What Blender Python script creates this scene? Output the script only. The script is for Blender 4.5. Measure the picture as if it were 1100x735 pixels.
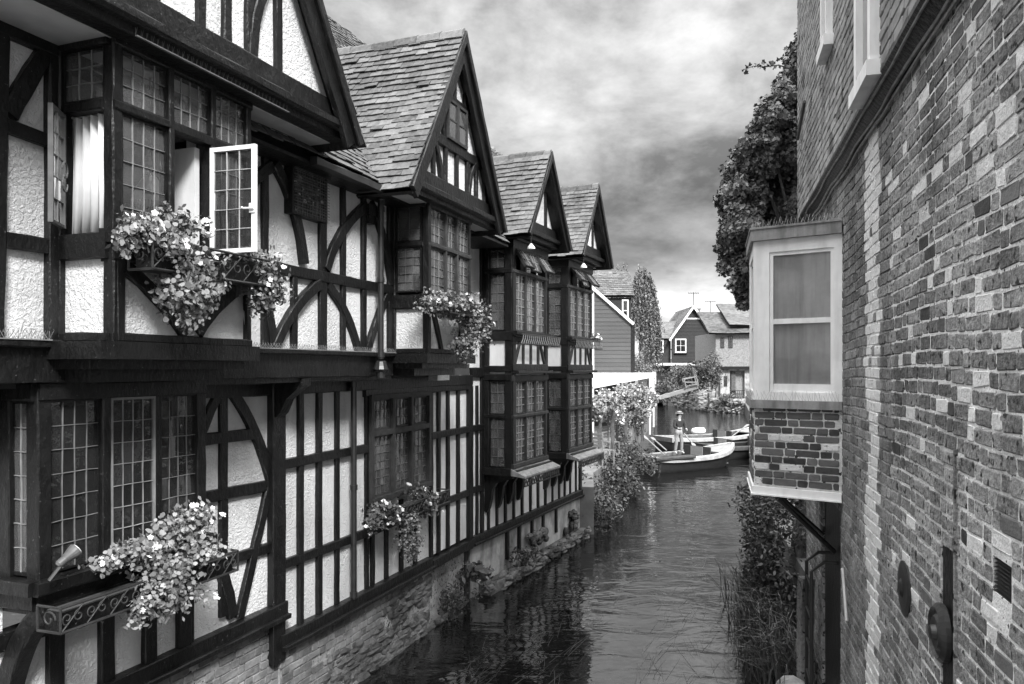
import bpy, math, random
import numpy as np
from mathutils import Vector, Matrix

for o in list(bpy.data.objects):
    bpy.data.objects.remove(o)
SC = bpy.context.scene
COL = SC.collection
R = random.Random(11)
NR = np.random.default_rng(5)

# ------------------------------------------------------------------ camera
CAM_H, FPX, CX, HY = 3.8, 830.0, 550.0, 395.0
cam = bpy.data.cameras.new('camera')
cam.sensor_width = 36.0
cam.lens = FPX / 1100 * 36
cam.shift_y = (HY - 367.5) / 1100
cam.clip_start = 0.05
cam.clip_end = 3000
cam_o = bpy.data.objects.new('camera', cam)
COL.objects.link(cam_o)
cam_o.location = (0, 0, CAM_H)
cam_o.rotation_euler = (math.pi / 2, 0, 0)
SC.camera = cam_o

# ------------------------------------------------------------------ sky and sun
SUN = Vector((0.32, -0.80, 0.82)).normalized()      # direction towards the sun
SUN_EL = math.asin(SUN.z)
SUN_AZ = math.atan2(SUN.x, SUN.y)
world = bpy.data.worlds.new('World')
SC.world = world
world.use_nodes = True


def build_world():
    nt = world.node_tree
    N, L = nt.nodes, nt.links
    N.clear()
    out = N.new('ShaderNodeOutputWorld')
    bg = N.new('ShaderNodeBackground')
    bg.inputs['Strength'].default_value = 0.1
    sky = N.new('ShaderNodeTexSky')
    sky.sky_type = 'NISHITA'
    sky.sun_disc = False
    sky.sun_elevation = SUN_EL
    sky.sun_rotation = SUN_AZ
    bw = N.new('ShaderNodeRGBToBW')
    L.new(sky.outputs[0], bw.inputs[0])
    tc = N.new('ShaderNodeTexCoord')
    sep = N.new('ShaderNodeSeparateXYZ')
    L.new(tc.outputs['Generated'], sep.inputs[0])

    def M(op, a, b=None, c=None):
        n = N.new('ShaderNodeMath')
        n.operation = op
        for i, x in enumerate((a, b, c)):
            if x is None:
                continue
            if isinstance(x, (int, float)):
                n.inputs[i].default_value = x
            else:
                L.new(x, n.inputs[i])
        return n.outputs[0]
    zc = M('MAXIMUM', sep.outputs[2], 0.0)
    den = M('ADD', zc, 0.34)
    px = M('DIVIDE', sep.outputs[0], den)
    py = M('DIVIDE', sep.outputs[1], den)
    cmb = N.new('ShaderNodeCombineXYZ')
    L.new(px, cmb.inputs[0])
    L.new(py, cmb.inputs[1])
    cmb.inputs[2].default_value = 0.37

    def noise(scale, detail, rough, dist, off=0.0):
        mp = N.new('ShaderNodeMapping')
        mp.inputs['Location'].default_value = (off, off * .7, off * .3)
        L.new(cmb.outputs[0], mp.inputs[0])
        n = N.new('ShaderNodeTexNoise')
        n.inputs['Scale'].default_value = scale
        n.inputs['Detail'].default_value = detail
        n.inputs['Roughness'].default_value = rough
        n.inputs['Distortion'].default_value = dist
        L.new(mp.outputs[0], n.inputs['Vector'])
        return n.outputs['Fac']
    n1 = noise(1.5, 9, 0.55, 0.2, 3.1)
    n2 = noise(4.2, 10, 0.60, 0.15, 7.7)
    n4 = noise(10.0, 8, 0.6, 0.3, 2.3)
    # elevation, pushed about by the cloud pattern
    el = M('ADD', zc, M('MULTIPLY', M('SUBTRACT', n1, 0.5), 0.16))
    el = M('ADD', el, M('MULTIPLY', M('SUBTRACT', n2, 0.5), 0.06))
    el = M('ADD', el, M('MULTIPLY', sep.outputs[0], 0.05))
    rp = N.new('ShaderNodeValToRGB')
    L.new(el, rp.inputs[0])
    pts = [(0.0, 4.9), (0.095, 4.9), (0.125, 2.8), (0.15, 1.4), (0.20, 1.4), (0.25, 2.1), (0.33, 2.6), (0.42, 2.7), (0.50, 3.3), (0.62, 11.0), (1.0, 22.0)]  # overhead stops, out of view, are raised to light the walls
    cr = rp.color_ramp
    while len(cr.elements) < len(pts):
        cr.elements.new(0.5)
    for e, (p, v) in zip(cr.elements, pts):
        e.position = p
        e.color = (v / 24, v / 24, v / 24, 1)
    tone = M('MULTIPLY', rp.outputs[0], 24.0)
    # billow texture
    bil = M('ADD', M('MULTIPLY', M('SUBTRACT', n2, 0.5), 2.9), M('MULTIPLY', M('SUBTRACT', n1, 0.5), 1.7))
    bil = M('ADD', bil, M('MULTIPLY', M('SUBTRACT', n4, 0.5), 0.6))
    bil = M('MINIMUM', M('MAXIMUM', M('ADD', bil, 1.0), 0.42), 1.75)
    tone = M('MULTIPLY', tone, bil)
    # unseen sky behind the viewer, brightened to add light on the facades
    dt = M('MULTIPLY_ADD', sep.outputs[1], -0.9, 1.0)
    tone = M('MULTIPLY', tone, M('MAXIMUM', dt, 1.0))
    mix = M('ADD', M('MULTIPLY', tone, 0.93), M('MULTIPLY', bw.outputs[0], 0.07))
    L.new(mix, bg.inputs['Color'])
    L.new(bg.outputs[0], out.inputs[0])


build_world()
sl = bpy.data.lights.new('sun', 'SUN')
sl.energy = 2.7
sl.angle = math.radians(14)
sl.color = (1.0, 1.0, 1.0)
so = bpy.data.objects.new('sun', sl)
COL.objects.link(so)
so.rotation_euler = (-SUN).to_track_quat('-Z', 'Y').to_euler()

SC.view_settings.view_transform = 'Standard'
SC.view_settings.look = 'None'
SC.view_settings.exposure = 1.2
SC.view_settings.gamma = 1.0
SC.view_settings.use_curve_mapping = False
SC.render.engine = 'CYCLES'
SC.cycles.max_bounces = 6
SC.cycles.transparent_max_bounces = 16
SC.cycles.caustics_reflective = False
SC.cycles.caustics_refractive = False

# ------------------------------------------------------------------ materials (a black and white photograph: greys only)


def g3(v):
    return (v, v, v, 1)


def G(name, lo, hi, rough=0.7, scale=4.0, island=0.0, bump=None, spec=0.4, stretch=(1, 1, 1), spots=None, streak=None, coat=0.0):
    """grey surface: noise between lo and hi, a share of it random per loose piece; bump = (scale, strength, distance)"""
    m = bpy.data.materials.new(name)
    m.use_nodes = True
    nt = m.node_tree
    N, L = nt.nodes, nt.links
    b = N['Principled BSDF']
    b.inputs['Roughness'].default_value = rough
    b.inputs['Specular IOR Level'].default_value = spec
    if coat:
        b.inputs['Coat Weight'].default_value = coat
        b.inputs['Coat Roughness'].default_value = 0.05
    tc = N.new('ShaderNodeTexCoord')
    mp = N.new('ShaderNodeMapping')
    mp.inputs['Scale'].default_value = stretch
    L.new(tc.outputs['Object'], mp.inputs[0])
    n = N.new('ShaderNodeTexNoise')
    n.inputs['Scale'].default_value = scale
    n.inputs['Detail'].default_value = 7
    n.inputs['Roughness'].default_value = 0.62
    L.new(mp.outputs[0], n.inputs['Vector'])
    st = N.new('ShaderNodeMapRange')
    st.inputs['From Min'].default_value = 0.3
    st.inputs['From Max'].default_value = 0.7
    L.new(n.outputs['Fac'], st.inputs['Value'])
    fac = st.outputs[0]

    def M(op, a, c, d=None):
        k = N.new('ShaderNodeMath')
        k.operation = op
        for i, x in enumerate((a, c, d)):
            if x is None:
                continue
            if isinstance(x, (int, float)):
                k.inputs[i].default_value = x
            else:
                L.new(x, k.inputs[i])
        return k.outputs[0]
    if island:
        gm = N.new('ShaderNodeNewGeometry')
        fac = M('ADD', M('MULTIPLY', fac, 1 - island), M('MULTIPLY', gm.outputs['Random Per Island'], island))
    val = M('MULTIPLY_ADD', fac, hi - lo, lo)
    if streak:                                       # (scale, stretch, darkest factor) : weather stains with a shape of their own
        m2 = N.new('ShaderNodeMapping')
        m2.inputs['Scale'].default_value = streak[1]
        L.new(tc.outputs['Object'], m2.inputs[0])
        n2 = N.new('ShaderNodeTexNoise')
        n2.inputs['Scale'].default_value = streak[0]
        n2.inputs['Detail'].default_value = 5
        L.new(m2.outputs[0], n2.inputs['Vector'])
        r2 = N.new('ShaderNodeMapRange')
        r2.inputs['From Min'].default_value = 0.34
        r2.inputs['From Max'].default_value = 0.56
        r2.inputs['To Min'].default_value = streak[2]
        r2.inputs['To Max'].default_value = 1.0
        L.new(n2.outputs['Fac'], r2.inputs['Value'])
        val = M('MULTIPLY', val, r2.outputs[0])
    if spots:                                        # (scale, threshold, value): lichen, paint specks, brick stains, gap shadows coloured into brick and mortar
        n3 = N.new('ShaderNodeTexNoise')
        n3.inputs['Scale'].default_value = spots[0]
        n3.inputs['Detail'].default_value = 4
        L.new(tc.outputs['Object'], n3.inputs['Vector'])
        r3 = N.new('ShaderNodeMapRange')
        r3.inputs['From Min'].default_value = spots[1]
        r3.inputs['From Max'].default_value = spots[1] + 0.06
        L.new(n3.outputs['Fac'], r3.inputs['Value'])
        val = M('ADD', M('MULTIPLY', val, M('SUBTRACT', 1.0, r3.outputs[0])), M('MULTIPLY', r3.outputs[0], spots[2]))
    L.new(val, b.inputs['Base Color'])
    if bump:
        bn = N.new('ShaderNodeTexNoise')
        bn.inputs['Scale'].default_value = bump[0]
        bn.inputs['Detail'].default_value = 5
        bn.inputs['Roughness'].default_value = 0.6
        bn.inputs['Distortion'].default_value = bump[3] if len(bump) > 3 else 0
        L.new(mp.outputs[0], bn.inputs['Vector'])
        bp = N.new('ShaderNodeBump')
        bp.inputs['Strength'].default_value = bump[1]
        bp.inputs['Distance'].default_value = bump[2]
        L.new(bn.outputs['Fac'], bp.inputs['Height'])
        L.new(bp.outputs[0], b.inputs['Normal'])
    return m


def glass_mat(name, tint, fres, film=0.6):
    m = bpy.data.materials.new(name)
    m.use_nodes = True
    nt = m.node_tree
    N, L = nt.nodes, nt.links
    N.remove(N['Principled BSDF'])
    tr = N.new('ShaderNodeBsdfTransparent')
    tr.inputs[0].default_value = g3(tint)
    gl = N.new('ShaderNodeBsdfGlossy')
    gl.inputs['Roughness'].default_value = 0.03
    gl.inputs['Color'].default_value = g3(0.9)
    n = N.new('ShaderNodeTexNoise')
    n.inputs['Scale'].default_value = 14
    tc = N.new('ShaderNodeTexCoord')
    L.new(tc.outputs['Object'], n.inputs['Vector'])
    bp = N.new('ShaderNodeBump')
    bp.inputs['Strength'].default_value = 0.10
    bp.inputs['Distance'].default_value = 0.02
    L.new(n.outputs['Fac'], bp.inputs['Height'])
    L.new(bp.outputs[0], gl.inputs['Normal'])
    fr = N.new('ShaderNodeFresnel')
    fr.inputs['IOR'].default_value = fres
    mx = N.new('ShaderNodeMixShader')
    L.new(fr.outputs[0], mx.inputs[0])
    L.new(tr.outputs[0], mx.inputs[1])
    L.new(gl.outputs[0], mx.inputs[2])
    df = N.new('ShaderNodeBsdfDiffuse')
    df.inputs['Color'].default_value = g3(0.42)
    gm = N.new('ShaderNodeNewGeometry')
    n2 = N.new('ShaderNodeTexNoise')
    n2.inputs['Scale'].default_value = 5
    n2.inputs['Detail'].default_value = 5
    L.new(tc.outputs['Object'], n2.inputs['Vector'])
    ml = N.new('ShaderNodeMath')
    ml.operation = 'MULTIPLY'
    L.new(n2.outputs['Fac'], ml.inputs[0])
    rr = N.new('ShaderNodeMath')
    rr.operation = 'MULTIPLY_ADD'
    L.new(gm.outputs['Random Per Island'], rr.inputs[0])
    rr.inputs[1].default_value = 0.45
    rr.inputs[2].default_value = 0.45
    L.new(rr.outputs[0], ml.inputs[1])
    mr = N.new('ShaderNodeMath')
    mr.operation = 'MULTIPLY_ADD'
    L.new(ml.outputs[0], mr.inputs[0])
    mr.inputs[1].default_value = film
    mr.inputs[2].default_value = film * 0.12
    m2 = N.new('ShaderNodeMixShader')
    L.new(mr.outputs[0], m2.inputs[0])
    L.new(mx.outputs[0], m2.inputs[1])
    L.new(df.outputs[0], m2.inputs[2])
    L.new(m2.outputs[0], N['Material Output'].inputs[0])
    return m


def water_mat():
    m = bpy.data.materials.new('river_water')
    m.use_nodes = True
    nt = m.node_tree
    N, L = nt.nodes, nt.links
    b = N['Principled BSDF']
    b.inputs['Base Color'].default_value = g3(0.008)
    b.inputs['Roughness'].default_value = 0.02
    b.inputs['IOR'].default_value = 2.15
    tc = N.new('ShaderNodeTexCoord')

    def nz(scale, st, det, dist, rot=0.0):
        mp = N.new('ShaderNodeMapping')
        mp.inputs['Scale'].default_value = st
        mp.inputs['Rotation'].default_value = (0, 0, rot)
        L.new(tc.outputs['Object'], mp.inputs[0])
        n = N.new('ShaderNodeTexNoise')
        n.inputs['Scale'].default_value = scale
        n.inputs['Detail'].default_value = det
        n.inputs['Distortion'].default_value = dist
        L.new(mp.outputs[0], n.inputs['Vector'])
        return n.outputs['Fac']
    a = nz(1.1, (0.8, 1.5, 1), 3, 0.6, 0.3)
    c = nz(4.5, (0.7, 1.5, 1), 3, 0.9, -0.2)
    d = nz(0.35, (1, 1, 1), 2, 0.0)
    mu = N.new('ShaderNodeMath')
    mu.operation = 'MULTIPLY'
    L.new(c, mu.inputs[0])
    L.new(d, mu.inputs[1])
    ad = N.new('ShaderNodeMath')
    ad.operation = 'MULTIPLY_ADD'
    L.new(mu.outputs[0], ad.inputs[0])
    ad.inputs[1].default_value = 0.34
    L.new(a, ad.inputs[2])
    bp = N.new('ShaderNodeBump')
    bp.inputs['Strength'].default_value = 0.42
    bp.inputs['Distance'].default_value = 0.07
    L.new(ad.outputs[0], bp.inputs['Height'])
    L.new(bp.outputs[0], b.inputs['Normal'])
    return m


M_PLASTER = G('roughcast_plaster', 0.68, 0.84, 0.9, 1.3, bump=(34, 0.9, 0.028, 0.8), spec=0.15, streak=(1.6, (2.2, 2.2, 0.5), 0.80), spots=(34, 0.72, 0.5))
M_SMOOTH = G('smooth_plaster', 0.66, 0.78, 0.85, 1.6, bump=(40, 0.3, 0.006), spec=0.2, streak=(2.0, (2.5, 2.5, .6), 0.88))
M_TIMBER = G('black_timber', 0.003, 0.011, 0.42, 9, bump=(20, 0.9, 0.016), spec=0.36, stretch=(1, 1, 0.6), spots=(70, 0.685, 0.16))
M_TIMBER_G = G('faded_timber', 0.022, 0.055, 0.6, 10, bump=(25, 0.4, 0.01), spec=0.3)
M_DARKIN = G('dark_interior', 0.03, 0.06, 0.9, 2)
M_TILE = G('clay_roof_tile', 0.045, 0.22, 0.85, 16, island=0.5, bump=(60, 0.5, 0.006), spec=0.2, streak=(1.1, (1, 1, 1), 0.72))
M_TILE_M = G('main_roof_tile', 0.05, 0.16, 0.85, 9, island=0.62, bump=(60, 0.5, 0.006), spec=0.2)
M_RUBBLE = G('rubble_and_render', 0.05, 0.24, 0.9, 5, bump=(14, 0.8, 0.03), spec=0.2, island=.5, streak=(1.6, (1, 1, 1), 0.4))
M_TILE_D = G('dark_roof_tile', 0.10, 0.22, 0.85, 6, island=0.55, bump=(60, 0.5, 0.006), spec=0.2)
M_HUNG = G('wall_tile', 0.16, 0.46, 0.85, 14, island=0.6, bump=(50, 0.4, 0.006), spec=0.25, streak=(1.2, (1, 1, .6), 0.7))
M_BRK_P = G('worn_brick', 0.06, 0.50, 0.9, 26, island=0.40, bump=(40, 1.0, 0.02), spec=0.2, spots=(19, 0.585, 0.035), streak=(1.5, (1, 1, .8), 0.42))
M_BRK_D = G('sooty_brick', 0.07, 0.42, 0.9, 26, island=0.5, bump=(40, 1.0, 0.02), spec=0.2, spots=(17, 0.60, 0.025), streak=(1.5, (1, 1, .5), 0.45))
M_BRK_W = G('limewashed_brick', 0.50, 0.78, 0.9, 16, island=0.4, bump=(45, 0.8, 0.012), spec=0.2, spots=(26, 0.62, 0.2))
M_BRK_O = G('blackened_brick', 0.015, 0.17, 0.8, 12, island=0.75, bump=(45, 0.6, 0.01), spec=0.3)
M_BRK_Q = G('plinth_brick', 0.10, 0.34, 0.9, 14, island=0.5, bump=(40, 0.8, 0.012), spec=0.2, streak=(1.4, (1, 1, 1.5), 0.45))
M_MORTAR = G('lime_mortar', 0.60, 0.92, 0.95, 12, bump=(50, 0.9, 0.015), spec=0.1, streak=(1.3, (1, 1, .7), 0.5), spots=(24, 0.60, 0.05))
M_MORTAR_D = G('grey_mortar', 0.24, 0.50, 0.95, 10, bump=(50, 0.8, 0.012), spec=0.1, streak=(1.4, (1, 1, 1), 0.5), spots=(24, 0.58, 0.04))
M_WHITE = G('white_paint', 0.80, 0.90, 0.45, 6, bump=(18, 0.15, 0.004), spec=0.5, streak=(3, (3, 3, .6), 0.86))
M_CREAM = G('off_white_canvas', 0.66, 0.76, 0.8, 2, bump=(12, 0.2, 0.01))
M_LEAD = G('lead_came', 0.15, 0.26, 0.5, 12, spec=0.5)
M_LEAD_D = G('dark_lead_came', 0.06, 0.12, 0.5, 12, spec=0.5)
M_LEAD_F = G('dull_lead_came', 0.09, 0.17, 0.5, 12, spec=0.5)
M_ZINC = G('weathered_lead_sheet', 0.20, 0.36, 0.6, 7, bump=(14, 0.3, 0.008), streak=(4, (4, 4, .5), 0.6))
M_IRON = G('black_iron', 0.012, 0.03, 0.4, 12, spec=0.6)
M_STEEL = G('galvanised_steel', 0.3, 0.45, 0.4, 12, spec=0.6)
M_GLASS = glass_mat('old_window_glass', 0.80, 1.75, 0.34)
M_GLASS_D = glass_mat('tinted_window_glass', 0.55, 1.75, 0.09)
M_BLIND = G('grey_blind', 0.13, 0.24, 0.6, 2.5, spec=0.5, coat=0.9, streak=(4, (5, 5, .35), 0.72))
M_CURT = G('curtain_cloth', 0.60, 0.72, 0.9, 5)
M_LEAF = G('leaf_green', 0.06, 0.17, 0.5, 8, island=0.7, spec=0.4)
M_LEAF_P = G('pale_leaf', 0.07, 0.36, 0.5, 8, island=0.7, spec=0.4)
M_LEAF_D = G('dark_leaf', 0.025, 0.085, 0.45, 8, island=0.7, spec=0.45)
M_IVY = G('ivy_leaf', 0.035, 0.20, 0.42, 4, island=0.65, spec=0.5)
M_PETAL = G('white_petal', 0.72, 0.86, 0.7, 8, island=0.4)
M_STEM = G('plant_stem', 0.06, 0.12, 0.8, 8)
M_BARK = G('tree_bark', 0.06, 0.14, 0.9, 8, bump=(20, 0.6, 0.02))
M_SOIL = G('potting_soil', 0.03, 0.06, 0.95, 20)
M_WILLOW = G('willow_leaf', 0.08, 0.24, 0.55, 3, island=.6)
M_STONE = G('rubble_stone', 0.14, 0.46, 0.9, 5, bump=(9, 0.8, 0.04), spec=0.2, streak=(1.6, (1, 1, 1), 0.5))
M_RENDER = G('stained_render', 0.30, 0.56, 0.9, 4, bump=(12, 0.5, 0.02), spec=0.2, streak=(2.2, (1.5, 1.5, .8), 0.45))
M_BOARD = G('dark_weatherboard', 0.05, 0.08, 0.6, 3, island=0.5, bump=(8, 0.2, 0.006), stretch=(.3, 1, 1))
M_TARRED = G('tarred_board', 0.012, 0.03, 0.7, 6, island=0.5, bump=(10, 0.3, 0.01))
M_BRICKFAR = G('far_brickwork', 0.16, 0.32, 0.9, 9, island=0.0, bump=(6, 0.6, 0.02), spots=(5, 0.62, 0.12))
M_DECK = G('terrace_paving', 0.12, 0.22, 0.9, 3, bump=(20, 0.3, 0.006))
M_EARTH = G('bank_earth', 0.07, 0.15, 0.95, 1.5, bump=(5, 0.7, 0.05))
M_GRASSG = G('ground_turf', 0.06, 0.11, 0.95, 0.8, bump=(6, 0.7, 0.06))
M_TROUS = G('grey_trousers', 0.22, 0.30, 0.9, 8)
M_HULL = G('tarred_hull', 0.012, 0.03, 0.4, 5, spec=0.5)
M_GUN = G('pale_gunwale', 0.28, 0.44, 0.5, 6, spec=0.5, streak=(3, (1, 1, 1), 0.8))
M_WOOD = G('varnished_wood', 0.16, 0.28, 0.5, 8, stretch=(.2, 1, 1))
M_SEAT = G('dark_cushion', 0.03, 0.06, 0.7, 8)
M_PANELG = G('grey_seat_panel', 0.22, 0.30, 0.6, 8)
M_SKIN = G('skin', 0.40, 0.46, 0.6, 8)
M_DCLOTH = G('dark_cloth', 0.02, 0.035, 0.9, 8)
M_LCLOTH = G('pale_cloth', 0.55, 0.66, 0.9, 8)
M_STRAW = G('straw', 0.32, 0.42, 0.8, 20)
M_WEED = G('water_weed', 0.03, 0.10, 0.5, 5, island=0.6)
M_LAMPG = G('lamp_lens', 0.55, 0.7, 0.15, 8, spec=0.8)
M_WATER = water_mat()

# ------------------------------------------------------------------ building blocks


class MB:
    def __init__(s):
        s.v, s.f, s.m = [], [], []

    def add(s, vs, fs, mi=0):
        b = len(s.v)
        s.v.extend(vs)
        for f in fs:
            s.f.append([i + b for i in f])
            s.m.append(mi)

    def build(s, name, mats, parent=None, smooth=False):
        me = bpy.data.meshes.new(name)
        me.from_pydata([tuple(p) for p in s.v], [], s.f)
        if not isinstance(mats, (list, tuple)):
            mats = [mats]
        for m in mats:
            me.materials.append(m)
        if len(mats) > 1:
            me.polygons.foreach_set('material_index', s.m)
        if smooth:
            me.polygons.foreach_set('use_smooth', [True] * len(me.polygons))
        me.update()
        o = bpy.data.objects.new(name, me)
        COL.objects.link(o)
        if parent:
            o.parent = parent
        return o


def tag(o, label=None, cat=None, group=None, kind=None):
    if label:
        o['label'] = label
    if cat:
        o['category'] = cat
    if group:
        o['group'] = group
    if kind:
        o['kind'] = kind
    return o


def empty(name, loc=(0, 0, 0), rz=0.0):
    o = bpy.data.objects.new(name, None)
    o.empty_display_size = 0.2
    COL.objects.link(o)
    o.location = loc
    o.rotation_euler = (0, 0, rz)
    return o


class Fr:
    """a vertical working plane: s along it, t up, n outwards"""

    def __init__(s, o=(0, 0), S=(1, 0), N=None):
        s.o = np.array(o, float)
        s.S = np.array(S, float) / np.hypot(*S)
        s.N = np.array(N, float) if N is not None else np.array([s.S[1], -s.S[0]])

    def p(s, a, t, n=0.0):
        q = s.o + s.S * a + s.N * n
        return (q[0], q[1], t)


def box(mb, F, s0, s1, t0, t1, n0, n1, mi=0):
    v = [F.p(s, t, n) for n in (n0, n1) for t in (t0, t1) for s in (s0, s1)]
    mb.add(v, [(0, 2, 3, 1), (4, 5, 7, 6), (0, 1, 5, 4), (2, 6, 7, 3), (0, 4, 6, 2), (1, 3, 7, 5)], mi)


def slab(mb, F, s0, s1, t0, t1, n0, n1, holes=(), mi=0):
    ss = sorted({s0, s1, *[x for h in holes for x in h[:2] if s0 < x < s1]})
    ts = sorted({t0, t1, *[x for h in holes for x in h[2:] if t0 < x < t1]})
    for i in range(len(ss) - 1):
        run = None
        for j in range(len(ts) - 1):
            c = ((ss[i] + ss[i + 1]) / 2, (ts[j] + ts[j + 1]) / 2)
            inh = any(h[0] < c[0] < h[1] and h[2] < c[1] < h[3] for h in holes)
            if inh:
                if run is not None:
                    box(mb, F, ss[i], ss[i + 1], run, ts[j], n0, n1, mi)
                run = None
            elif run is None:
                run = ts[j]
        if run is not None:
            box(mb, F, ss[i], ss[i + 1], run, ts[-1], n0, n1, mi)


def prism(mb, F, pts, n0, n1, mi=0):
    k = len(pts)
    v = [F.p(a, t, n0) for a, t in pts] + [F.p(a, t, n1) for a, t in pts]
    mb.add(v, [tuple(range(k))[::-1], tuple(range(k, 2 * k))] + [(i, (i + 1) % k, (i + 1) % k + k, i + k) for i in range(k)], mi)


def bez(p0, p1, p2, k=9):
    return [((1 - t) ** 2 * p0[0] + 2 * t * (1 - t) * p1[0] + t * t * p2[0], (1 - t) ** 2 * p0[1] + 2 * t * (1 - t) * p1[1] + t * t * p2[1]) for t in [i / (k - 1) for i in range(k)]]


def strip(mb, F, pts, width, n, depth, c=0.009, jit=0.005, step=0.20, w1=None, mi=0):
    """a squared timber along a path in the plane, with chamfered, hand-hewn edges"""
    P = [np.array(p, float) for p in pts]
    Q, fixed = [P[0]], [True]
    for a, b in zip(P[:-1], P[1:]):
        k = max(1, int(np.linalg.norm(b - a) / step))
        for i in range(1, k + 1):
            Q.append(a + (b - a) * i / k)
    m = len(Q)
    rings = []
    for i, q in enumerate(Q):
        d0 = Q[i] - Q[i - 1] if i else Q[1] - Q[0]
        d1 = Q[i + 1] - Q[i] if i < m - 1 else Q[-1] - Q[-2]
        d0 = d0 / (np.linalg.norm(d0) + 1e-9)
        d1 = d1 / (np.linalg.norm(d1) + 1e-9)
        t = d0 + d1
        t = t / (np.linalg.norm(t) + 1e-9)
        no = np.array([-t[1], t[0]])
        sc = 1 / max(0.35, float(np.dot(t, d1)))
        w = width if w1 is None else width + (w1 - width) * i / (m - 1)
        h = w / 2 * sc
        r = []
        for off, nn in ((-h, n - depth), (-h, n - c), (-h + c, n), (h - c, n), (h, n - c), (h, n - depth)):
            j1, j2 = R.uniform(-jit, jit), R.uniform(-jit, jit) * .6
            z = q + no * (off + j1)
            r.append(F.p(z[0], z[1], nn + j2))
        rings.append(r)
    v = [p for r in rings for p in r]
    f = []
    for i in range(m - 1):
        a, b = i * 6, (i + 1) * 6
        for k in range(6):
            f.append((a + k, b + k, b + (k + 1) % 6, a + (k + 1) % 6))
    f.append(tuple(range(6)))
    f.append(tuple(range((m - 1) * 6, m * 6))[::-1])
    mb.add(v, f, mi)


NCOUNT = [0]


def timber(root, name, F, pts, width, n, depth=0.10, mat=None, **k):
    NCOUNT[0] = (NCOUNT[0] + 1) % 13
    mb = MB()
    strip(mb, F, pts, width, n + NCOUNT[0] * 0.0011, depth, **k)
    return mb.build(name, mat or M_TIMBER, root)


def tube(mb, pts, r, k=6, r1=None, mi=0, caps=True):
    P = [Vector(p) for p in pts]
    m = len(P)
    b = len(mb.v)
    up = None
    for i, p in enumerate(P):
        d = (P[min(i + 1, m - 1)] - P[max(i - 1, 0)]).normalized()
        if up is None:
            up = Vector((0, 0, 1)) if abs(d.z) < 0.9 else Vector((1, 0, 0))
        x = d.cross(up).normalized()
        y = x.cross(d).normalized()
        up = y
        rr = r if r1 is None else r + (r1 - r) * i / (m - 1)
        for j in range(k):
            a = 2 * math.pi * j / k
            mb.v.append(tuple(p + x * (math.cos(a) * rr) + y * (math.sin(a) * rr)))
    for i in range(m - 1):
        for j in range(k):
            mb.f.append([b + i * k + j, b + i * k + (j + 1) % k, b + (i + 1) * k + (j + 1) % k, b + (i + 1) * k + j])
            mb.m.append(mi)
    if caps:
        mb.f.append([b + j for j in range(k)][::-1])
        mb.m.append(mi)
        mb.f.append([b + (m - 1) * k + j for j in range(k)])
        mb.m.append(mi)


def lathe(mb, o, axis, prof, k=16, mi=0):
    """profile (radius, height) turned about axis from o"""
    ax = Vector(axis).normalized()
    x = ax.cross(Vector((0, 0, 1)) if abs(ax.z) < .9 else Vector((1, 0, 0))).normalized()
    y = ax.cross(x)
    o = Vector(o)
    b = len(mb.v)
    for r, h in prof:
        for j in range(k):
            a = 2 * math.pi * j / k
            mb.v.append(tuple(o + ax * h + x * (math.cos(a) * r) + y * (math.sin(a) * r)))
    for i in range(len(prof) - 1):
        for j in range(k):
            mb.f.append([b + i * k + j, b + i * k + (j + 1) % k, b + (i + 1) * k + (j + 1) % k, b + (i + 1) * k + j])
            mb.m.append(mi)
    mb.f.append([b + j for j in range(k)][::-1])
    mb.m.append(mi)
    mb.f.append([b + (len(prof) - 1) * k + j for j in range(k)])
    mb.m.append(mi)


def leaded(root, F, s0, s1, t0, t1, n, cols, rows, fw=0.035, fm=None, lead=None, glass=None, depth=0.05, lw=0.006, name='window', sag=0.004, inset=0.012):
    """a leaded or glazed light: window > glass, leading"""
    mb = MB()
    f = fw
    box(mb, F, s0, s0 + f, t0, t1, n - depth, n)
    box(mb, F, s1 - f, s1, t0, t1, n - depth, n)
    box(mb, F, s0 + f, s1 - f, t0, t0 + f, n - depth, n - .002)
    box(mb, F, s0 + f, s1 - f, t1 - f, t1, n - depth, n - .002)
    w = mb.build(name, fm or M_TIMBER, root)
    a0, a1, b0, b1 = s0 + f, s1 - f, t0 + f, t1 - f
    g = MB()
    for i in range(cols):
        for j in range(rows):
            x0, x1 = a0 + (a1 - a0) * i / cols, a0 + (a1 - a0) * (i + 1) / cols
            y0, y1 = b0 + (b1 - b0) * j / rows, b0 + (b1 - b0) * (j + 1) / rows
            tx, ty = R.uniform(-sag, sag), R.uniform(-sag, sag)
            nn = n - inset - 0.006
            g.add([F.p(x0, y0, nn - tx - ty), F.p(x1, y0, nn + tx - ty), F.p(x1, y1, nn + tx + ty), F.p(x0, y1, nn - tx + ty)], [(0, 1, 2, 3)])
    g.build('glass', glass or M_GLASS, w)
    if cols * rows > 1:
        l = MB()
        for i in range(1, cols):
            x = a0 + (a1 - a0) * i / cols
            pts = [(x + R.uniform(-.003, .003), b0 + (b1 - b0) * k / 6) for k in range(7)]
            strip(l, F, pts, lw, n - inset + .004, 0.012, c=0.002, jit=0.0006)
        for j in range(1, rows):
            y = b0 + (b1 - b0) * j / rows
            pts = [(a0 + (a1 - a0) * k / 4, y + R.uniform(-.003, .003)) for k in range(5)]
            strip(l, F, pts, lw, n - inset + .003, 0.012, c=0.002, jit=0.0006)
        l.build('leading', lead or M_LEAD, w)
    return w


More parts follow.
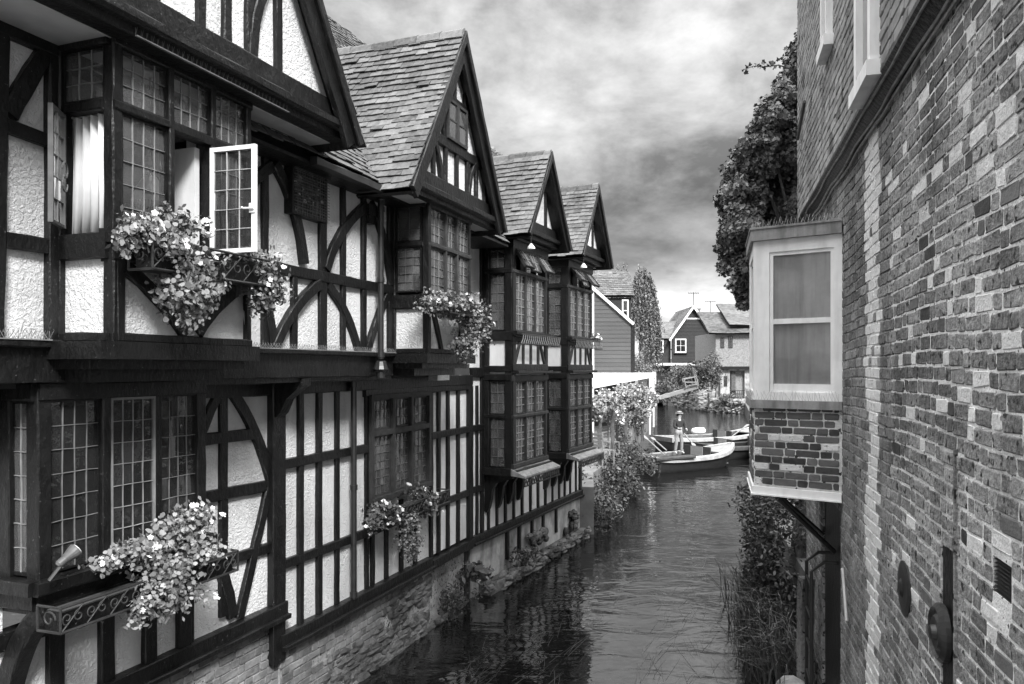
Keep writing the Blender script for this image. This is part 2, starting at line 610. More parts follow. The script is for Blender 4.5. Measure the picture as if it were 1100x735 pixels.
def tiles(root, O, E, S, Nn, L, H, name='roof', mat=None, tw=0.17, ex=0.105, th=0.014, wob=0.02, clip=None, tail=1.55):
    """overlapping tiles: O corner, E along the courses, S up the slope, Nn outwards"""
    O, E, S, Nn = [Vector(x) for x in (O, E, S, Nn)]
    mb = MB()
    rows = int(H / ex)
    ph = R.uniform(0, 9)
    for j in range(rows):
        y = j * ex
        off = (tw / 2 if j % 2 else 0) + R.uniform(-.01, .01)
        k0, k1 = -1, int(L / tw) + 1
        for k in range(k0, k1):
            x0, x1 = max(0, k * tw + off), min(L, (k + 1) * tw + off - 0.004)
            if x1 - x0 < 0.03:
                continue
            if clip and not clip((x0 + x1) / 2, y):
                continue
            dy = R.uniform(-.011, .011)
            lift = R.uniform(0, .010) + (R.uniform(.005, .02) if R.random() < .08 else 0)
            y0, y1 = y + dy, min(H, y + ex * tail)
            wv = wob * (math.sin(x0 * 1.7 + ph) + math.sin(y * 2.3 + ph * 2 + x0))
            a = .004 + wv

            def q(x, yy, n):
                return tuple(O + E * x + S * yy + Nn * n)
            r0, r1 = R.uniform(-.007, .007), R.uniform(-.007, .007)
            zl = th + lift + .014
            mb.add([q(x0, y0 + r0, a + zl - th), q(x1, y0 + r1, a + zl - th), q(x1, y1, a), q(x0, y1, a), q(x0, y0 + r0, a + zl), q(x1, y0 + r1, a + zl), q(x1, y1, a + th * .6), q(x0, y1, a + th * .6)],
                   [(4, 5, 6, 7), (0, 1, 5, 4), (0, 4, 7, 3), (1, 2, 6, 5)])
    return mb.build(name, mat or M_TILE, root)


def bricks(mb, F, s0, s1, t0, t1, n=0.0, skip=None, pick=None, jit=0.004, course=0.083, wave=0.012, joint=0.011, far=False, holes=()):
    """Flemish bond, every brick a worn block of its own standing out of the mortar"""
    j = 0
    t = t0
    while t < t1:
        h = course - joint
        s = s0 - R.uniform(0, .2)
        k = R.randrange(2)
        while s < s1:
            ln = (0.225 if k else 0.112) + R.uniform(-.008, .008)
            k = 1 - k
            a, b = max(s, s0), min(s + ln - joint, s1)
            s += ln
            for hx0, hx1, hz0, hz1 in holes:
                if t + h > hz0 + .015 and t < hz1 - .015:
                    if a < hx0 < b:
                        b = hx0 - .002
                    elif a < hx1 < b:
                        a = hx1 + .002
                    elif hx0 <= a and b <= hx1:
                        b = a
            if b - a < 0.03:
                continue
            wv = wave * (math.sin(s * 1.1 + t * .6) + .6 * math.sin(s * 2.9 + t * 1.7 + 1))
            c = ((a + b) / 2, t + h / 2)
            if skip and skip(*c):
                continue
            mi = pick(*c) if pick else 0
            nn = n + R.uniform(-.0005, .004)
            e = 0.009

            def q(x, y, z):
                return F.p(x + R.uniform(-jit, jit), y + wv + R.uniform(-jit, jit) * .8, z + R.uniform(-.0025, .0025))
            if far:
                v = [q(a, t, n - .03), q(b, t, n - .03), q(b, t + h, n - .03), q(a, t + h, n - .03), q(a, t, nn), q(b, t, nn), q(b, t + h, nn), q(a, t + h, nn)]
                mb.add(v, [(4, 5, 6, 7), (0, 1, 5, 4), (1, 2, 6, 5), (2, 3, 7, 6), (3, 0, 4, 7)], mi)
                continue
            ring = [(a + e, t), (b - e, t), (b, t + e), (b, t + h - e), (b - e, t + h), (a + e, t + h), (a, t + h - e), (a, t + e)]
            cx, cy = c
            v0 = [q(x, y, n - .03) for x, y in ring]
            v1 = [(v[0], v[1], v[2]) for v in v0]
            nv = F.N
            v1 = [(v[0] + nv[0] * (nn - n + .03 - .004), v[1] + nv[1] * (nn - n + .03 - .004), v[2]) for v in v0]
            f1 = 0.004
            v2 = []
            for (x, y), v in zip(ring, v1):
                dx = -f1 if x > cx else f1
                dy = -f1 if y > cy else f1
                v2.append((v[0] + F.S[0] * dx + nv[0] * .004, v[1] + F.S[1] * dx + nv[1] * .004, v[2] + dy))
            fs = [tuple(range(16, 24))]
            for i in range(8):
                i2 = (i + 1) % 8
                fs.append((i, i2, i2 + 8, i + 8))
                fs.append((i + 8, i2 + 8, i2 + 16, i + 16))
            mb.add(v0 + v1 + v2, fs, mi)
        t += course
        j += 1


def leafmesh(name, mats, parent, P, size, out=None, flat=0.5, shape='round', mat_ids=None, curl=0.25, droop=0.0):
    """many small leaves: P (k,3) centres, out (k,3) preferred facing"""
    P = np.asarray(P, float)
    k = len(P)
    nrm = NR.normal(size=(k, 3))
    nrm /= np.linalg.norm(nrm, axis=1)[:, None]
    if out is not None:
        nrm = nrm * (1 - flat) + np.asarray(out) * flat
        nrm /= np.linalg.norm(nrm, axis=1)[:, None] + 1e-9
    t = NR.normal(size=(k, 3))
    t[:, 2] -= droop
    t -= nrm * (t * nrm).sum(1)[:, None]
    t /= np.linalg.norm(t, axis=1)[:, None] + 1e-9
    b = np.cross(nrm, t)
    sz = size * NR.uniform(0.6, 1.3, k)
    if shape == 'round':
        an = np.linspace(0, 2 * np.pi, 7)[:-1]
        prof = np.stack([np.cos(an), np.sin(an), 0.25 * np.cos(an * 2)], 1) * 0.5
    elif shape == 'oval':
        prof = np.array([(-.6, 0, 0), (-.15, .28, .1), (.25, .2, .06), (.65, 0, -.12), (.25, -.2, .06), (-.15, -.28, .1)])
    elif shape == 'ivy':
        prof = np.array([(-.35, 0, 0), (-.45, .3, .08), (0, .5, .05), (.15, .2, .02), (.6, 0, -.1), (.15, -.2, .02), (0, -.5, .05), (-.45, -.3, .08)])
    elif shape == 'blade':
        prof = np.array([(-.5, .05, 0), (0, .06, .03), (.5, 0, 0), (0, -.06, .03)])
    q = len(prof)
    V = P[:, None, :] + sz[:, None, None] * (prof[None, :, 0, None] * t[:, None, :] + prof[None, :, 1, None] * b[:, None, :] + curl * 4 * prof[None, :, 2, None] * nrm[:, None, :])
    me = bpy.data.meshes.new(name)
    me.vertices.add(k * q)
    me.vertices.foreach_set('co', V.reshape(-1))
    me.loops.add(k * q)
    me.loops.foreach_set('vertex_index', np.arange(k * q, dtype=np.int32))
    me.polygons.add(k)
    me.polygons.foreach_set('loop_start', np.arange(0, k * q, q, dtype=np.int32))
    me.polygons.foreach_set('loop_total', np.full(k, q, dtype=np.int32))
    for m in (mats if isinstance(mats, (list, tuple)) else [mats]):
        me.materials.append(m)
    me.update(calc_edges=True)
    me.validate()
    o = bpy.data.objects.new(name, me)
    COL.objects.link(o)
    if parent:
        o.parent = parent
    return o


def blob(c, r, k, shell=0.55):
    """points in an uneven ellipsoid, most of them near its skin"""
    d = NR.normal(size=(k, 3))
    d /= np.linalg.norm(d, axis=1)[:, None]
    ph = NR.uniform(0, 6, 3)
    lump = 1 + .16 * np.sin(d[:, 0] * 5 + ph[0]) + .14 * np.sin(d[:, 1] * 6 + ph[1]) + .14 * np.sin(d[:, 2] * 6 + ph[2])
    rad = NR.uniform(shell, 1.05, k) * lump
    return np.asarray(c) + d * rad[:, None] * np.asarray(r), d


def spikes(root, F, s0, s1, t, n, step=0.035, h=0.075, mat=None):
    """thin wires along a ledge that keep birds off"""
    mb = MB()
    s = s0
    while s < s1:
        for lean in (-.5, 0, .5):
            a = F.p(s + R.uniform(-.004, .004), t, n)
            b = F.p(s + lean * .03 + R.uniform(-.008, .008), t + h * R.uniform(.85, 1.1), n + lean * .05)
            tube(mb, [a, b], 0.0016, 3, caps=False)
        s += step
    box(mb, F, s0, s1, t - .004, t + .004, n - .012, n + .012)
    return mb.build('bird_spikes', mat or M_LEAD, root)


class Plan:
    """a facade's line on plan; px() measures a point of the photograph on it as (along, height)"""

    def __init__(s, vp, o):
        k = (vp - CX) / FPX
        s.e = np.array([k, 1.0]) / math.hypot(k, 1)
        s.n = np.array([s.e[1], -s.e[0]])
        s.o = np.array(o, float)
        s.rz = math.atan2(s.e[1], s.e[0])

    def px(s, x, y, w=0.0):
        a = (x - CX) / FPX
        o = s.o + w * s.n
        u = (o[0] - a * o[1]) / (a * s.e[1] - s.e[0])
        Y = o[1] + u * s.e[1]
        return u, CAM_H + (HY - y) / FPX * Y

    def u(s, x, w=0.0):
        return s.px(x, 0, w)[0]

    def world(s, u, w=0.0):
        return s.o + s.e * u + s.n * w


def at(x, y, Y):
    """the place seen at (x, y) of the photograph, Y metres ahead"""
    return Vector(((x - CX) / FPX * Y, Y, CAM_H + (HY - y) / FPX * Y))


FW = Fr()     # a house's own facade plane: local x along it, outwards is -y


def ret(u, side):
    """the side of a bay: s runs outwards from the wall, n away from the bay"""
    return Fr((u, 0), (0, -1), (side, 0))
# ================================================================== ground, water
def sheet(name, pts, z, mat, kind='structure'):
    mb = MB()
    mb.add([(x, y, z) for x, y in pts], [tuple(range(len(pts)))])
    o = mb.build(name, mat)
    return tag(o, kind=kind)


sheet('ground', [(-900, -900), (900, -900), (900, 900), (-900, 900)], -1.3, M_EARTH)
sheet('river', [(-25, -12), (60, -12), (60, 120), (-25, 120)], 0.0, M_WATER)

# ================================================================== the near timber-framed house
PA = Plan(855, (-5.35, 0))
H1 = empty('timber_framed_house', (PA.o[0], PA.o[1], 0), PA.rz)
tag(H1, 'nearest black and white timber framed house, two large tiled gables over jettied oriel windows', 'house')
a = PA.px
WJ = 0.35
WO = 0.83


def T(name, pts, width, n, depth=.10, F=FW, **k):
    return timber(H1, name, F, pts, width, n, depth, **k)


def Tp(name, pts, width, w, n=None, **k):
    """a timber laid out from points measured on the photograph, on the plane w"""
    return T(name, [a(x, y, w) for x, y in pts], width, w + .035 if n is None else n, **k)


SILL1, SILL2 = 1.36, 1.04
UP = a(294, 500)[0]                                   # the storey post
gw0, gw1 = a(394, 480)[0], a(459, 480)[0]             # ground-floor window
UE = 13.5                                             # house end
# walls
mb = MB()
slab(mb, FW, 2.0, UP, SILL1, 3.68, -.14, 0, holes=[(5.55, 7.05, 1.95, 3.60)])
slab(mb, FW, UP, UE, SILL2, 3.68, -.14, -.002, holes=[(gw0, gw1, 2.10, 3.47)])
mb.build('plaster_wall', M_PLASTER, H1)
mb = MB()
slab(mb, FW, 2.0, 5.66, 3.95, 6.0, WJ - .14, WJ)
slab(mb, FW, 7.0, 10.25, 3.95, 6.0, WJ - .14, WJ)
slab(mb, FW, 11.56, 11.95, 3.62, 6.0, WJ - .14, WJ)
mb.build('plaster_wall', M_PLASTER, H1)
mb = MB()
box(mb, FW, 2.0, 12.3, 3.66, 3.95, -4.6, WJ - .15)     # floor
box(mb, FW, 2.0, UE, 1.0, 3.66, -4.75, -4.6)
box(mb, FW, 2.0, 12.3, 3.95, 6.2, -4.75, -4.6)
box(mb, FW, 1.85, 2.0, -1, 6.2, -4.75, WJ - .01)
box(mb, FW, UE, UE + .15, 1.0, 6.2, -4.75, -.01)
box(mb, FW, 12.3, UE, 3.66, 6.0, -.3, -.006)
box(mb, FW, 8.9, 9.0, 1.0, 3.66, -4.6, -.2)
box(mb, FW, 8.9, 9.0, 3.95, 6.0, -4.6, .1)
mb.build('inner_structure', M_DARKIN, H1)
# brick plinth
mb = MB()
slab(mb, FW, 2.0, UP + .05, -.6, SILL1 - .12, -.3, .004, mi=1)
slab(mb, FW, UP + .05, 11.95, -.6, SILL2 - .12, -.3, .03, mi=1)
slab(mb, FW, 11.95, UE, -.6, SILL2 - .12, -.3, -.05, mi=1)
bricks(mb, FW, 2.0, UP + .05, -.05, SILL1 - .13, n=.018, wave=.006, jit=.006, skip=lambda s, t: R.random() < .04)
bricks(mb, FW, UP + .05, 11.2, -.05, SILL2 - .13, n=.045, wave=.006, jit=.007, skip=lambda s, t: R.random() < .05 + .5 * max(0, (s - 10.2)))
mb.build('brick_plinth', [M_BRK_Q, M_MORTAR_D], H1)
# toe of rubble at the waterline
mb = MB()


def stone(mb, c, r, mi=0):
    k, m = 7, 5
    b = len(mb.v)
    ph = [R.uniform(.8, 1.15) for _ in range(k * m)]
    for i in range(m):
        th = math.pi * i / (m - 1)
        for j in range(k):
            f = 2 * math.pi * j / k
            q = ph[i * k + (j if 0 < i < m - 1 else 0)]
            mb.v.append((c[0] + r[0] * q * math.sin(th) * math.cos(f), c[1] + r[1] * q * math.sin(th) * math.sin(f), c[2] + r[2] * q * math.cos(th)))
    for i in range(m - 1):
        for j in range(k):
            mb.f.append([b + i * k + j, b + (i + 1) * k + j, b + (i + 1) * k + (j + 1) % k, b + i * k + (j + 1) % k])
            mb.m.append(mi)


for i in range(230):
    s = R.uniform(9.3, 11.93)
    t = R.uniform(-.1, SILL2 - .2) if s > 10.6 else R.uniform(-.1, .5)
    stone(mb, FW.p(s, t, .02), (R.uniform(.08, .2), R.uniform(.03, .055), R.uniform(.04, .09)))
for i in range(110):
    s = R.uniform(3.0, 13.4)
    stone(mb, FW.p(s, R.uniform(-.12, .03), R.uniform(.0, .05)), (R.uniform(.1, .25), R.uniform(.04, .07), R.uniform(.04, .08)))
mb.build('rubble_footing', M_RUBBLE, H1)

# ---- ground floor framing
T('sill_beam', [(2.0, SILL1 - .05), (UP + .12, SILL1 - .05)], .15, .09, .2)
T('sill_moulding', [(2.0, SILL1 - .12), (UP + .12, SILL1 - .12)], .05, .13, .16)
T('sill_beam', [(UP + .02, SILL2 - .06), (11.95, SILL2 - .06)], .15, .09, .2)
T('sill_moulding', [(UP + .02, SILL2 - .125), (11.95, SILL2 - .125)], .05, .13, .16)
T('sill_beam', [(11.96, SILL2 - .10), (UE, SILL2 - .10)], .14, .09, .2)
T('post', [(UP, SILL2 - .25), (UP, 3.66)], .21, .07, .2)
T('post', [(7.16, SILL1), (7.16, 3.66)], .13, .055, .15)
T('plate', [(2.0, 3.60), (UE, 3.60)], .16, .05, .2)
T('post', [(UE - .06, SILL2 - .2), (UE - .06, 3.5)], .16, .05, .2)
for x in (57, 112, 158, 200):
    u = PA.u(x)
    T('stud', [(u, SILL1), (u, 1.92)], .13, .035)
T('stud', [(4.95, SILL1), (4.95, 1.92)], .13, .035)
T('rail', [(2.0, 1.96), (7.3, 1.96)], .13, .045)
# braced panel beside the bay
Tp('stud', [(238, 662), (238, 418)], .10, 0)
Tp('brace', bez((234, 421), (222, 445), (213, 468), 6), .10, 0)
Tp('brace', bez((246, 419), (276, 462), (289, 516), 9), .12, 0)
Tp('rail', [(215, 472.5), (270, 466)], .11, 0)
Tp('rail', [(215, 535), (288, 521)], .11, 0)
Tp('rail', [(240, 602), (288, 588)], .10, 0)
Tp('brace', bez((287, 524), (276, 570), (255, 664), 9), .11, 0)
Tp('brace', bez((229, 600), (243, 625), (248, 662), 7), .12, 0)
# close studding
RH, RL = 2.80, 1.75
for x in (321, 341, 361, 393):
    u = PA.u(x)
    T('stud', [(u, SILL2), (u, 3.55)], .085, .03)
for x in (399, 414, 430, 445):
    u = PA.u(x)
    T('stud', [(u, SILL2), (u, 2.02)], .085, .03)
for x in (462, 470, 480, 491, 502):
    u = PA.u(x)
    T('stud', [(u, SILL2), (u, 3.55)], .085, .03)
T('rail', [(UP + .1, RH), (gw0 - .05, RH)], .10, .045)
T('rail', [(gw1 + .05, RH), (UE, RH)], .10, .045)
T('rail', [(UP + .1, RL), (gw0 - .02, RL)], .10, .045)
T('rail', [(gw0 - .02, RL - .005), (UE, RL + .02)], .10, .047)
T('rail', [(gw0 - .1, 3.50), (UE, 3.50)], .12, .05)
# scrolled bracket on the storey post
br = [(0, 3.28), (.05, 3.27), (.13, 3.34), (.2, 3.48), (.33, 3.58), (.40, 3.62), (.40, 3.69), (0, 3.69)]
for uu in (UP,):
    mb = MB()
    Fb = Fr((uu + .07, 0), (0, -1), (1, 0))
    prism(mb, Fb, br, -.14, 0)
    mb.build('bracket', M_TIMBER, H1)

# ---- the jetty
T('jetty_beam', [(2.0, 3.82), (10.2, 3.82)], .24, WJ + .05, .3)
T('jetty_moulding', [(2.0, 3.955), (10.22, 3.955)], .05, WJ + .10, .3)
T('jetty_moulding', [(6.9, 3.68), (10.2, 3.68)], .06, WJ + .02, .25)
spikes(H1, FW, 7.1, 10.2, 3.98, WJ + .09, .04, .05)
# oriel floors
for (s0, s1) in ((5.55, 7.10), (10.18, 11.66)):
    mb = MB()
    box(mb, FW, s0, s1, 3.855, 3.972, WJ - .1, WO + .05)
    box(mb, FW, s0 + .06, s1 - .06, 3.79, 3.854, WJ - .1, WO - .05)
    box(mb, FW, s0 + .14, s1 - .14, 3.70, 3.789, WJ - .1, WO - .20)
    mb.build('oriel_base', M_TIMBER, H1)

# ---- first floor, wall by the near edge
T('post', [(5.63, 3.95), (5.63, 6.0)], .11, WJ + .05, .15)
T('post', [(5.20, 3.95), (5.24, 6.0)], .14, WJ + .05, .15)
T('rail', [(2.0, 4.62), (5.66, 4.60)], .10, WJ + .04)
T('rail', [(5.28, 5.32), (5.6, 5.30)], .09, WJ + .04)
T('brace', bez(a(62, 36, WJ), a(34, 70, WJ), a(6, 124, WJ)), .11, WJ + .045)
T('stud', [(4.6, 3.95), (4.6, 6.0)], .12, WJ + .035)
T('stud', [(3.9, 3.95), (3.9, 6.0)], .12, WJ + .035)
spikes(H1, FW, 4.6, 5.55, 3.98, WJ + .10, .03, .06)
# ---- first floor, middle wall with the arched braces
T('plate', [(2.0, 5.95), (12.2, 5.95)], .16, WJ + .06, .2)
FR_ = 4.75
T('rail', [(7.0, FR_), (10.25, FR_)], .11, WJ + .05)
T('post', [(7.08, 3.96), (7.08, 5.9)], .10, WJ + .045)
for x, wd in ((283, .09), (345, .13), (367, .085), (389, .085), (417, .09)):
    u = PA.u(x, WJ)
    T('stud', [(u, 3.97), (u, 5.9)], wd, WJ + .032)
u = PA.u(314, WJ)
T('stud', [(u, 3.97), (u, FR_)], .085, WJ + .032)
for p in (((348, 290), (360, 245), (391, 221)), ((396, 219), (412, 250), (418, 306)),
          ((292, 176), (318, 220), (324, 284)), ((292, 374), (312, 325), (341, 305)),
          ((350, 306), (374, 335), (385, 384)), ((391, 384), (399, 350), (416, 314)),
          ((268, 290), (288, 320), (291, 374)), ((290, 178), (272, 190), (262, 205))):
    T('brace', bez(*[a(x, y, WJ) for x, y in p], 11), .11, WJ + .045)
u = PA.u(394, WJ)
mb = MB()
box(mb, FW, u - .10, u + .10, 5.56, 5.68, WJ, WJ + .09)
box(mb, FW, u - .06, u + .06, 5.46, 5.56, WJ, WJ + .07)
mb.build('carved_boss', M_TIMBER, H1)
# small window behind a wire guard
s0, t1 = a(305, 174, WJ)
s1, t0 = a(343, 238, WJ)
t0 = 5.30
t1 = 5.83
w = leaded(H1, FW, s0, s1, t0, t1, WJ + .10, 7, 9, fw=.03, depth=.1, lead=M_LEAD_D, glass=M_GLASS_D)
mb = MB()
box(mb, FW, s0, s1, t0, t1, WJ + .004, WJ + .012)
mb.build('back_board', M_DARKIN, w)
mb = MB()
for i in range(1, 14):
    x = s0 + (s1 - s0) * i / 14
    tube(mb, [FW.p(x, t0, WJ + .125), FW.p(x, t1, WJ + .125)], .0025, 4)
for i in range(1, 18):
    y = t0 + (t1 - t0) * i / 18
    tube(mb, [FW.p(s0, y, WJ + .128), FW.p(s1, y, WJ + .128)], .0025, 4)
mb.build('wire_guard', M_LEAD_D, w)


def oriel(s0, s1, head, kind):
    """a square oriel on the first floor: posts, rails, panels, leaded lights"""
    T('oriel_post', [(s0 + .035, 3.97), (s0 + .035, head)], .075, WO + .02, .08)
    T('oriel_post', [(s1 - .03, 3.97), (s1 - .03, head)], .065, WO + .02, .08)
    L = ret(s0, -1)
    Rr = ret(s1, 1)
    for F in (L, Rr):
        T('oriel_rail', [(WJ, 4.60), (WO - .01, 4.60)], .17, .03, .1, F)
        T('oriel_post', [(WJ + .03, 3.98), (WJ + .03, head)], .07, .025, .1, F)
        T('oriel_rail', [(WJ, head - .035), (WO, head - .035)], .08, .03, .1, F)
        T('oriel_rail', [(WJ + .05, 4.0), (WO, 4.0)], .06, .022, .1, F)
    T('oriel_sill', [(s0 - .03, 4.66), (s1 + .03, 4.66)], .09, WO + .07, .14)
    T('oriel_rail', [(s0, 4.56), (s1, 4.56)], .12, WO + .03, .12)
    T('oriel_rail', [(s0, 4.0), (s1, 4.0)], .06, WO + .025, .12)
    T('oriel_rail', [(s0, head - .035), (s1, head - .035)], .075, WO + .03, .12)
    mb = MB()
    box(mb, FW, s0 + .02, s1 - .02, 3.98, 4.6, WO - .06, WO - .012)
    box(mb, L, WJ, WO, 3.98, 4.6, -.06, -.012)
    box(mb, Rr, WJ, WO, 3.98, 4.6, -.06, -.012)
    mb.build('oriel_panel', M_PLASTER, H1)
    return L, Rr


# oriel over the near bay
o0, o1 = 5.67, 7.03
L1, R1 = oriel(o0, o1, 5.985, 0)
for p in (((130, 284), (166, 310), (199, 360)), ((264, 306), (232, 322), (212, 358))):
    T('brace', bez(*[a(x, y, WO) for x, y in p], 9), .10, WO + .018, .05)
T('stud', [(a(127, 300, WO)[0], 3.98), (a(127, 300, WO)[0], 4.6)], .07, WO + .02, .05)
m1, m2 = a(181, 100, WO)[0], a(226, 100, WO)[0]
tr = 5.52
T('transom', [(o0, tr), (o1, tr)], .06, WO + .03, .1)
T('mullion', [(m1, 4.66), (m1, 5.92)], .05, WO + .028, .1)
T('mullion', [(m2, 4.66), (m2, 5.92)], .05, WO + .026, .1)
for s, e in ((o0 + .072, m1 - .022), (m1 + .022, m2 - .022), (m2 + .022, o1 - .06)):
    leaded(H1, FW, s, e, tr + .03, 5.915, WO + .012, 4, 3, fw=.014, glass=M_GLASS)
leaded(H1, FW, o0 + .072, m1 - .022, 4.70, tr - .03, WO + .012, 4, 5, fw=.014)
leaded(H1, FW, m2 + .022, o1 - .06, 4.70, tr - .03, WO + .012, 4, 5, fw=.014)
# the casement thrown open, seen against its mullion, white edged
CS = Fr(PA.o * 0 + np.array([m2 - .03, -(WO + .03)]), (0.05, -1), (-1, -.05))
leaded(H1, CS, 0, .40, 4.66, 5.46, .012, 3, 5, fw=.032, fm=M_WHITE, depth=.03, lead=M_STEEL, lw=.007, glass=M_GLASS_D, name='casement')
mb = MB()
tube(mb, [CS.p(.40, 4.98, .03), CS.p(.32, 4.98, .04), CS.p(.30, 4.99, .035)], .008, 6)
box(mb, CS, .355, .40, 4.95, 5.02, .012, .022)
mb.build('casement_catch', M_WHITE, H1)
# the return: one leaded light over an open casement
T('oriel_rail', [(WJ + .1, tr + .0), (WO - .05, tr + .0)], .07, .02, .1, L1)
leaded(H1, L1, WJ + .07, WO - .05, tr + .04, 5.91, .005, 3, 3, fw=.014)
leaded(H1, R1, WJ + .07, WO - .05, 4.72, 5.90, .005, 3, 7, fw=.02)
C2 = Fr((o0 - .035, -(WJ + .13)), (-.83, -.56), (.56, -.83))
leaded(H1, C2, 0, .26, 4.72, tr - .05, .0, 2, 5, fw=.018, depth=.03, name='casement', fm=M_LEAD_D, glass=M_GLASS_D)
mb = MB()
for k in range(2):
    pts = []
    for i in range(14):
        t = i / 13 * 2 * math.pi * .85
        pts.append(C2.p(.13 + .05 * math.cos(t + k * 3), 5.04 + .04 - .09 * k + .05 * math.sin(t + k * 3), .03))
    tube(mb, pts, .006, 5)
mb.build('casement_stay', M_LEAD_D, H1)
# other oriel
q0, q1 = 10.25, 11.57
L2, R2 = oriel(q0, q1, 5.825, 1)
for p in ((((q0 + .12, 4.58), (q0 + .3, 4.3), (q0 + .44, 3.99))), ((q1 - .1, 4.58), (q1 - .28, 4.3), (q1 - .42, 3.99))):
    T('brace', bez(*p, 9), .09, WO + .018, .05)
e1, e2 = q0 + .53, q0 + .87
tr2 = 5.30
T('transom', [(q0, tr2), (q1, tr2)], .05, WO + .03, .1, mat=M_TIMBER_G)
for i, e in enumerate((e1, e2)):
    T('mullion', [(e, 4.66), (e, 5.80)], .045, WO + .026 + .002 * i, .1, mat=M_TIMBER_G)
for s, e in ((q0 + .072, e1 - .02), (e1 + .02, e2 - .02), (e2 + .02, q1 - .06)):
    leaded(H1, FW, s, e, tr2 + .025, 5.78, WO + .008, 3, 4, fw=.02, fm=M_TIMBER_G)
    leaded(H1, FW, s, e, 4.70, tr2 - .025, WO + .008, 3, 5, fw=.02, fm=M_TIMBER_G)
T('oriel_rail', [(WJ + .1, tr2), (WO - .05, tr2)], .06, .02, .1, L2)
leaded(H1, L2, WJ + .07, WO - .06, tr2 + .03, 5.78, .005, 2, 3, fw=.02, lead=M_LEAD_D)
leaded(H1, L2, WJ + .07, WO - .06, 4.72, tr2 - .03, .005, 3, 5, fw=.02, lead=M_LEAD_D)
leaded(H1, R2, WJ + .07, WO - .06, 4.72, 5.78, .005, 3, 7, fw=.02)

# ---- gables
PITCH = 1.56


def gable(H, uc, half, zf, wn, back, win=None, mid=None, roofmat=None, bw=.22, over=.17, frame=True, uname='plaster_gable', braces=True):
    """gable wall, its framing, barge boards and the tiled roof that runs back from it"""
    zt = zf + half * PITCH
    ln = math.hypot(half, half * PITCH)
    c_, s_ = half / ln, half * PITCH / ln
    hi = half - .10
    mb = MB()
    prism(mb, FW, [(uc - hi, zf + .1), (uc + hi, zf + .1), (uc, zf + .1 + hi * PITCH)], wn - .12, wn)
    mb.build(uname, M_PLASTER, H)

    def TT(name, pts, width, n, depth=.1, **k):
        return timber(H, name, FW, pts, width, n, depth, **k)
    TT('bressummer', [(uc - half + .22, zf + .19), (uc + half - .22, zf + .19)], .19, wn + .06, .2)
    TT('bressummer_moulding', [(uc - half + .11, zf + .075), (uc + half - .11, zf + .075)], .07, wn + .12, .26)
    TT('bressummer_moulding', [(uc - half + .08, zf + .005), (uc + half - .08, zf + .005)], .07, wn + .05, .2)
    # roof: two slopes that run back, with an under-board and a verge
    for sd in (-1, 1):
        O = FW.p(uc + sd * (half + .05), zf - .05 * PITCH, wn + over)
        E = (0, 1, 0)
        S = (-sd * c_, 0, s_)
        Nn = (sd * s_, 0, c_)
        L = wn + over + back
        tiles(H, O, E, S, Nn, L, ln + .05, mat=roofmat)
        mb = MB()
        q = [Vector(FW.p(uc + sd * (half + .03), zf - .03 * PITCH, wn + over - .02)), Vector(FW.p(uc, zt, wn + over - .02)), Vector(FW.p(uc, zt, -back)), Vector(FW.p(uc + sd * (half + .03), zf - .03 * PITCH, -back))]
        dn = Vector(Nn) * -.10
        dp = Vector(Nn) * -.052
        mb.add([tuple(x + dp) for x in q] + [tuple(x + dn) for x in q], [(0, 1, 2, 3), (7, 6, 5, 4), (0, 4, 5, 1), (1, 5, 6, 2), (2, 6, 7, 3), (3, 7, 4, 0)])
        mb.build('roof_boarding', M_TIMBER, H)
    mb = MB()
    k = 0
    y = -back
    while y < wn + over - .05:
        zz = zt + .035 + R.uniform(-.006, .008)
        y2 = min(y + .33, wn + over)
        for (p, q) in ((-1, 0), (0, 1)):
            pass
        sec = [(-.11, -.13), (-.07, -.03), (0, .012), (.07, -.03), (.11, -.13), (.09, -.15), (0, -.05), (-.09, -.15)]
        v = [FW.p(uc + x, zz + h, y + .0) for x, h in sec] + [FW.p(uc + x * .97, zz + h + .004, y2 - .008) for x, h in sec]
        mb.add(v, [tuple(range(8)), tuple(range(8, 16))[::-1]] + [(i, i + 8, (i + 1) % 8 + 8, (i + 1) % 8) for i in range(8)])
        y += .33
    mb.build('ridge_tiles', roofmat or M_TILE, H)
    # barge boards
    d = bw / 2
    for dd, ww, nn in ((d + .03, bw, over - .03), (.05, .09, over + .012)):
        foot = (half + .03) - dd * s_
        pts = [(uc - foot - dd * 0, zf - .03 * PITCH - dd * c_ * .2), (uc, zf - .03 * PITCH - dd * c_ * .2 + foot * PITCH), (uc + foot, zf - .03 * PITCH - dd * c_ * .2)]
        timber(H, 'barge_board', FW, pts, ww, wn + nn, .055)
    return zt


def gstud(H, x, z0, z1, wn, width=.09):
    timber(H, 'gable_stud', FW, [(x, z0), (x, z1)], width, wn + .035, .08)


def gtop(uc, half, zf, x):
    return zf + (half - .1 - abs(x - uc)) * PITCH


WG = .95
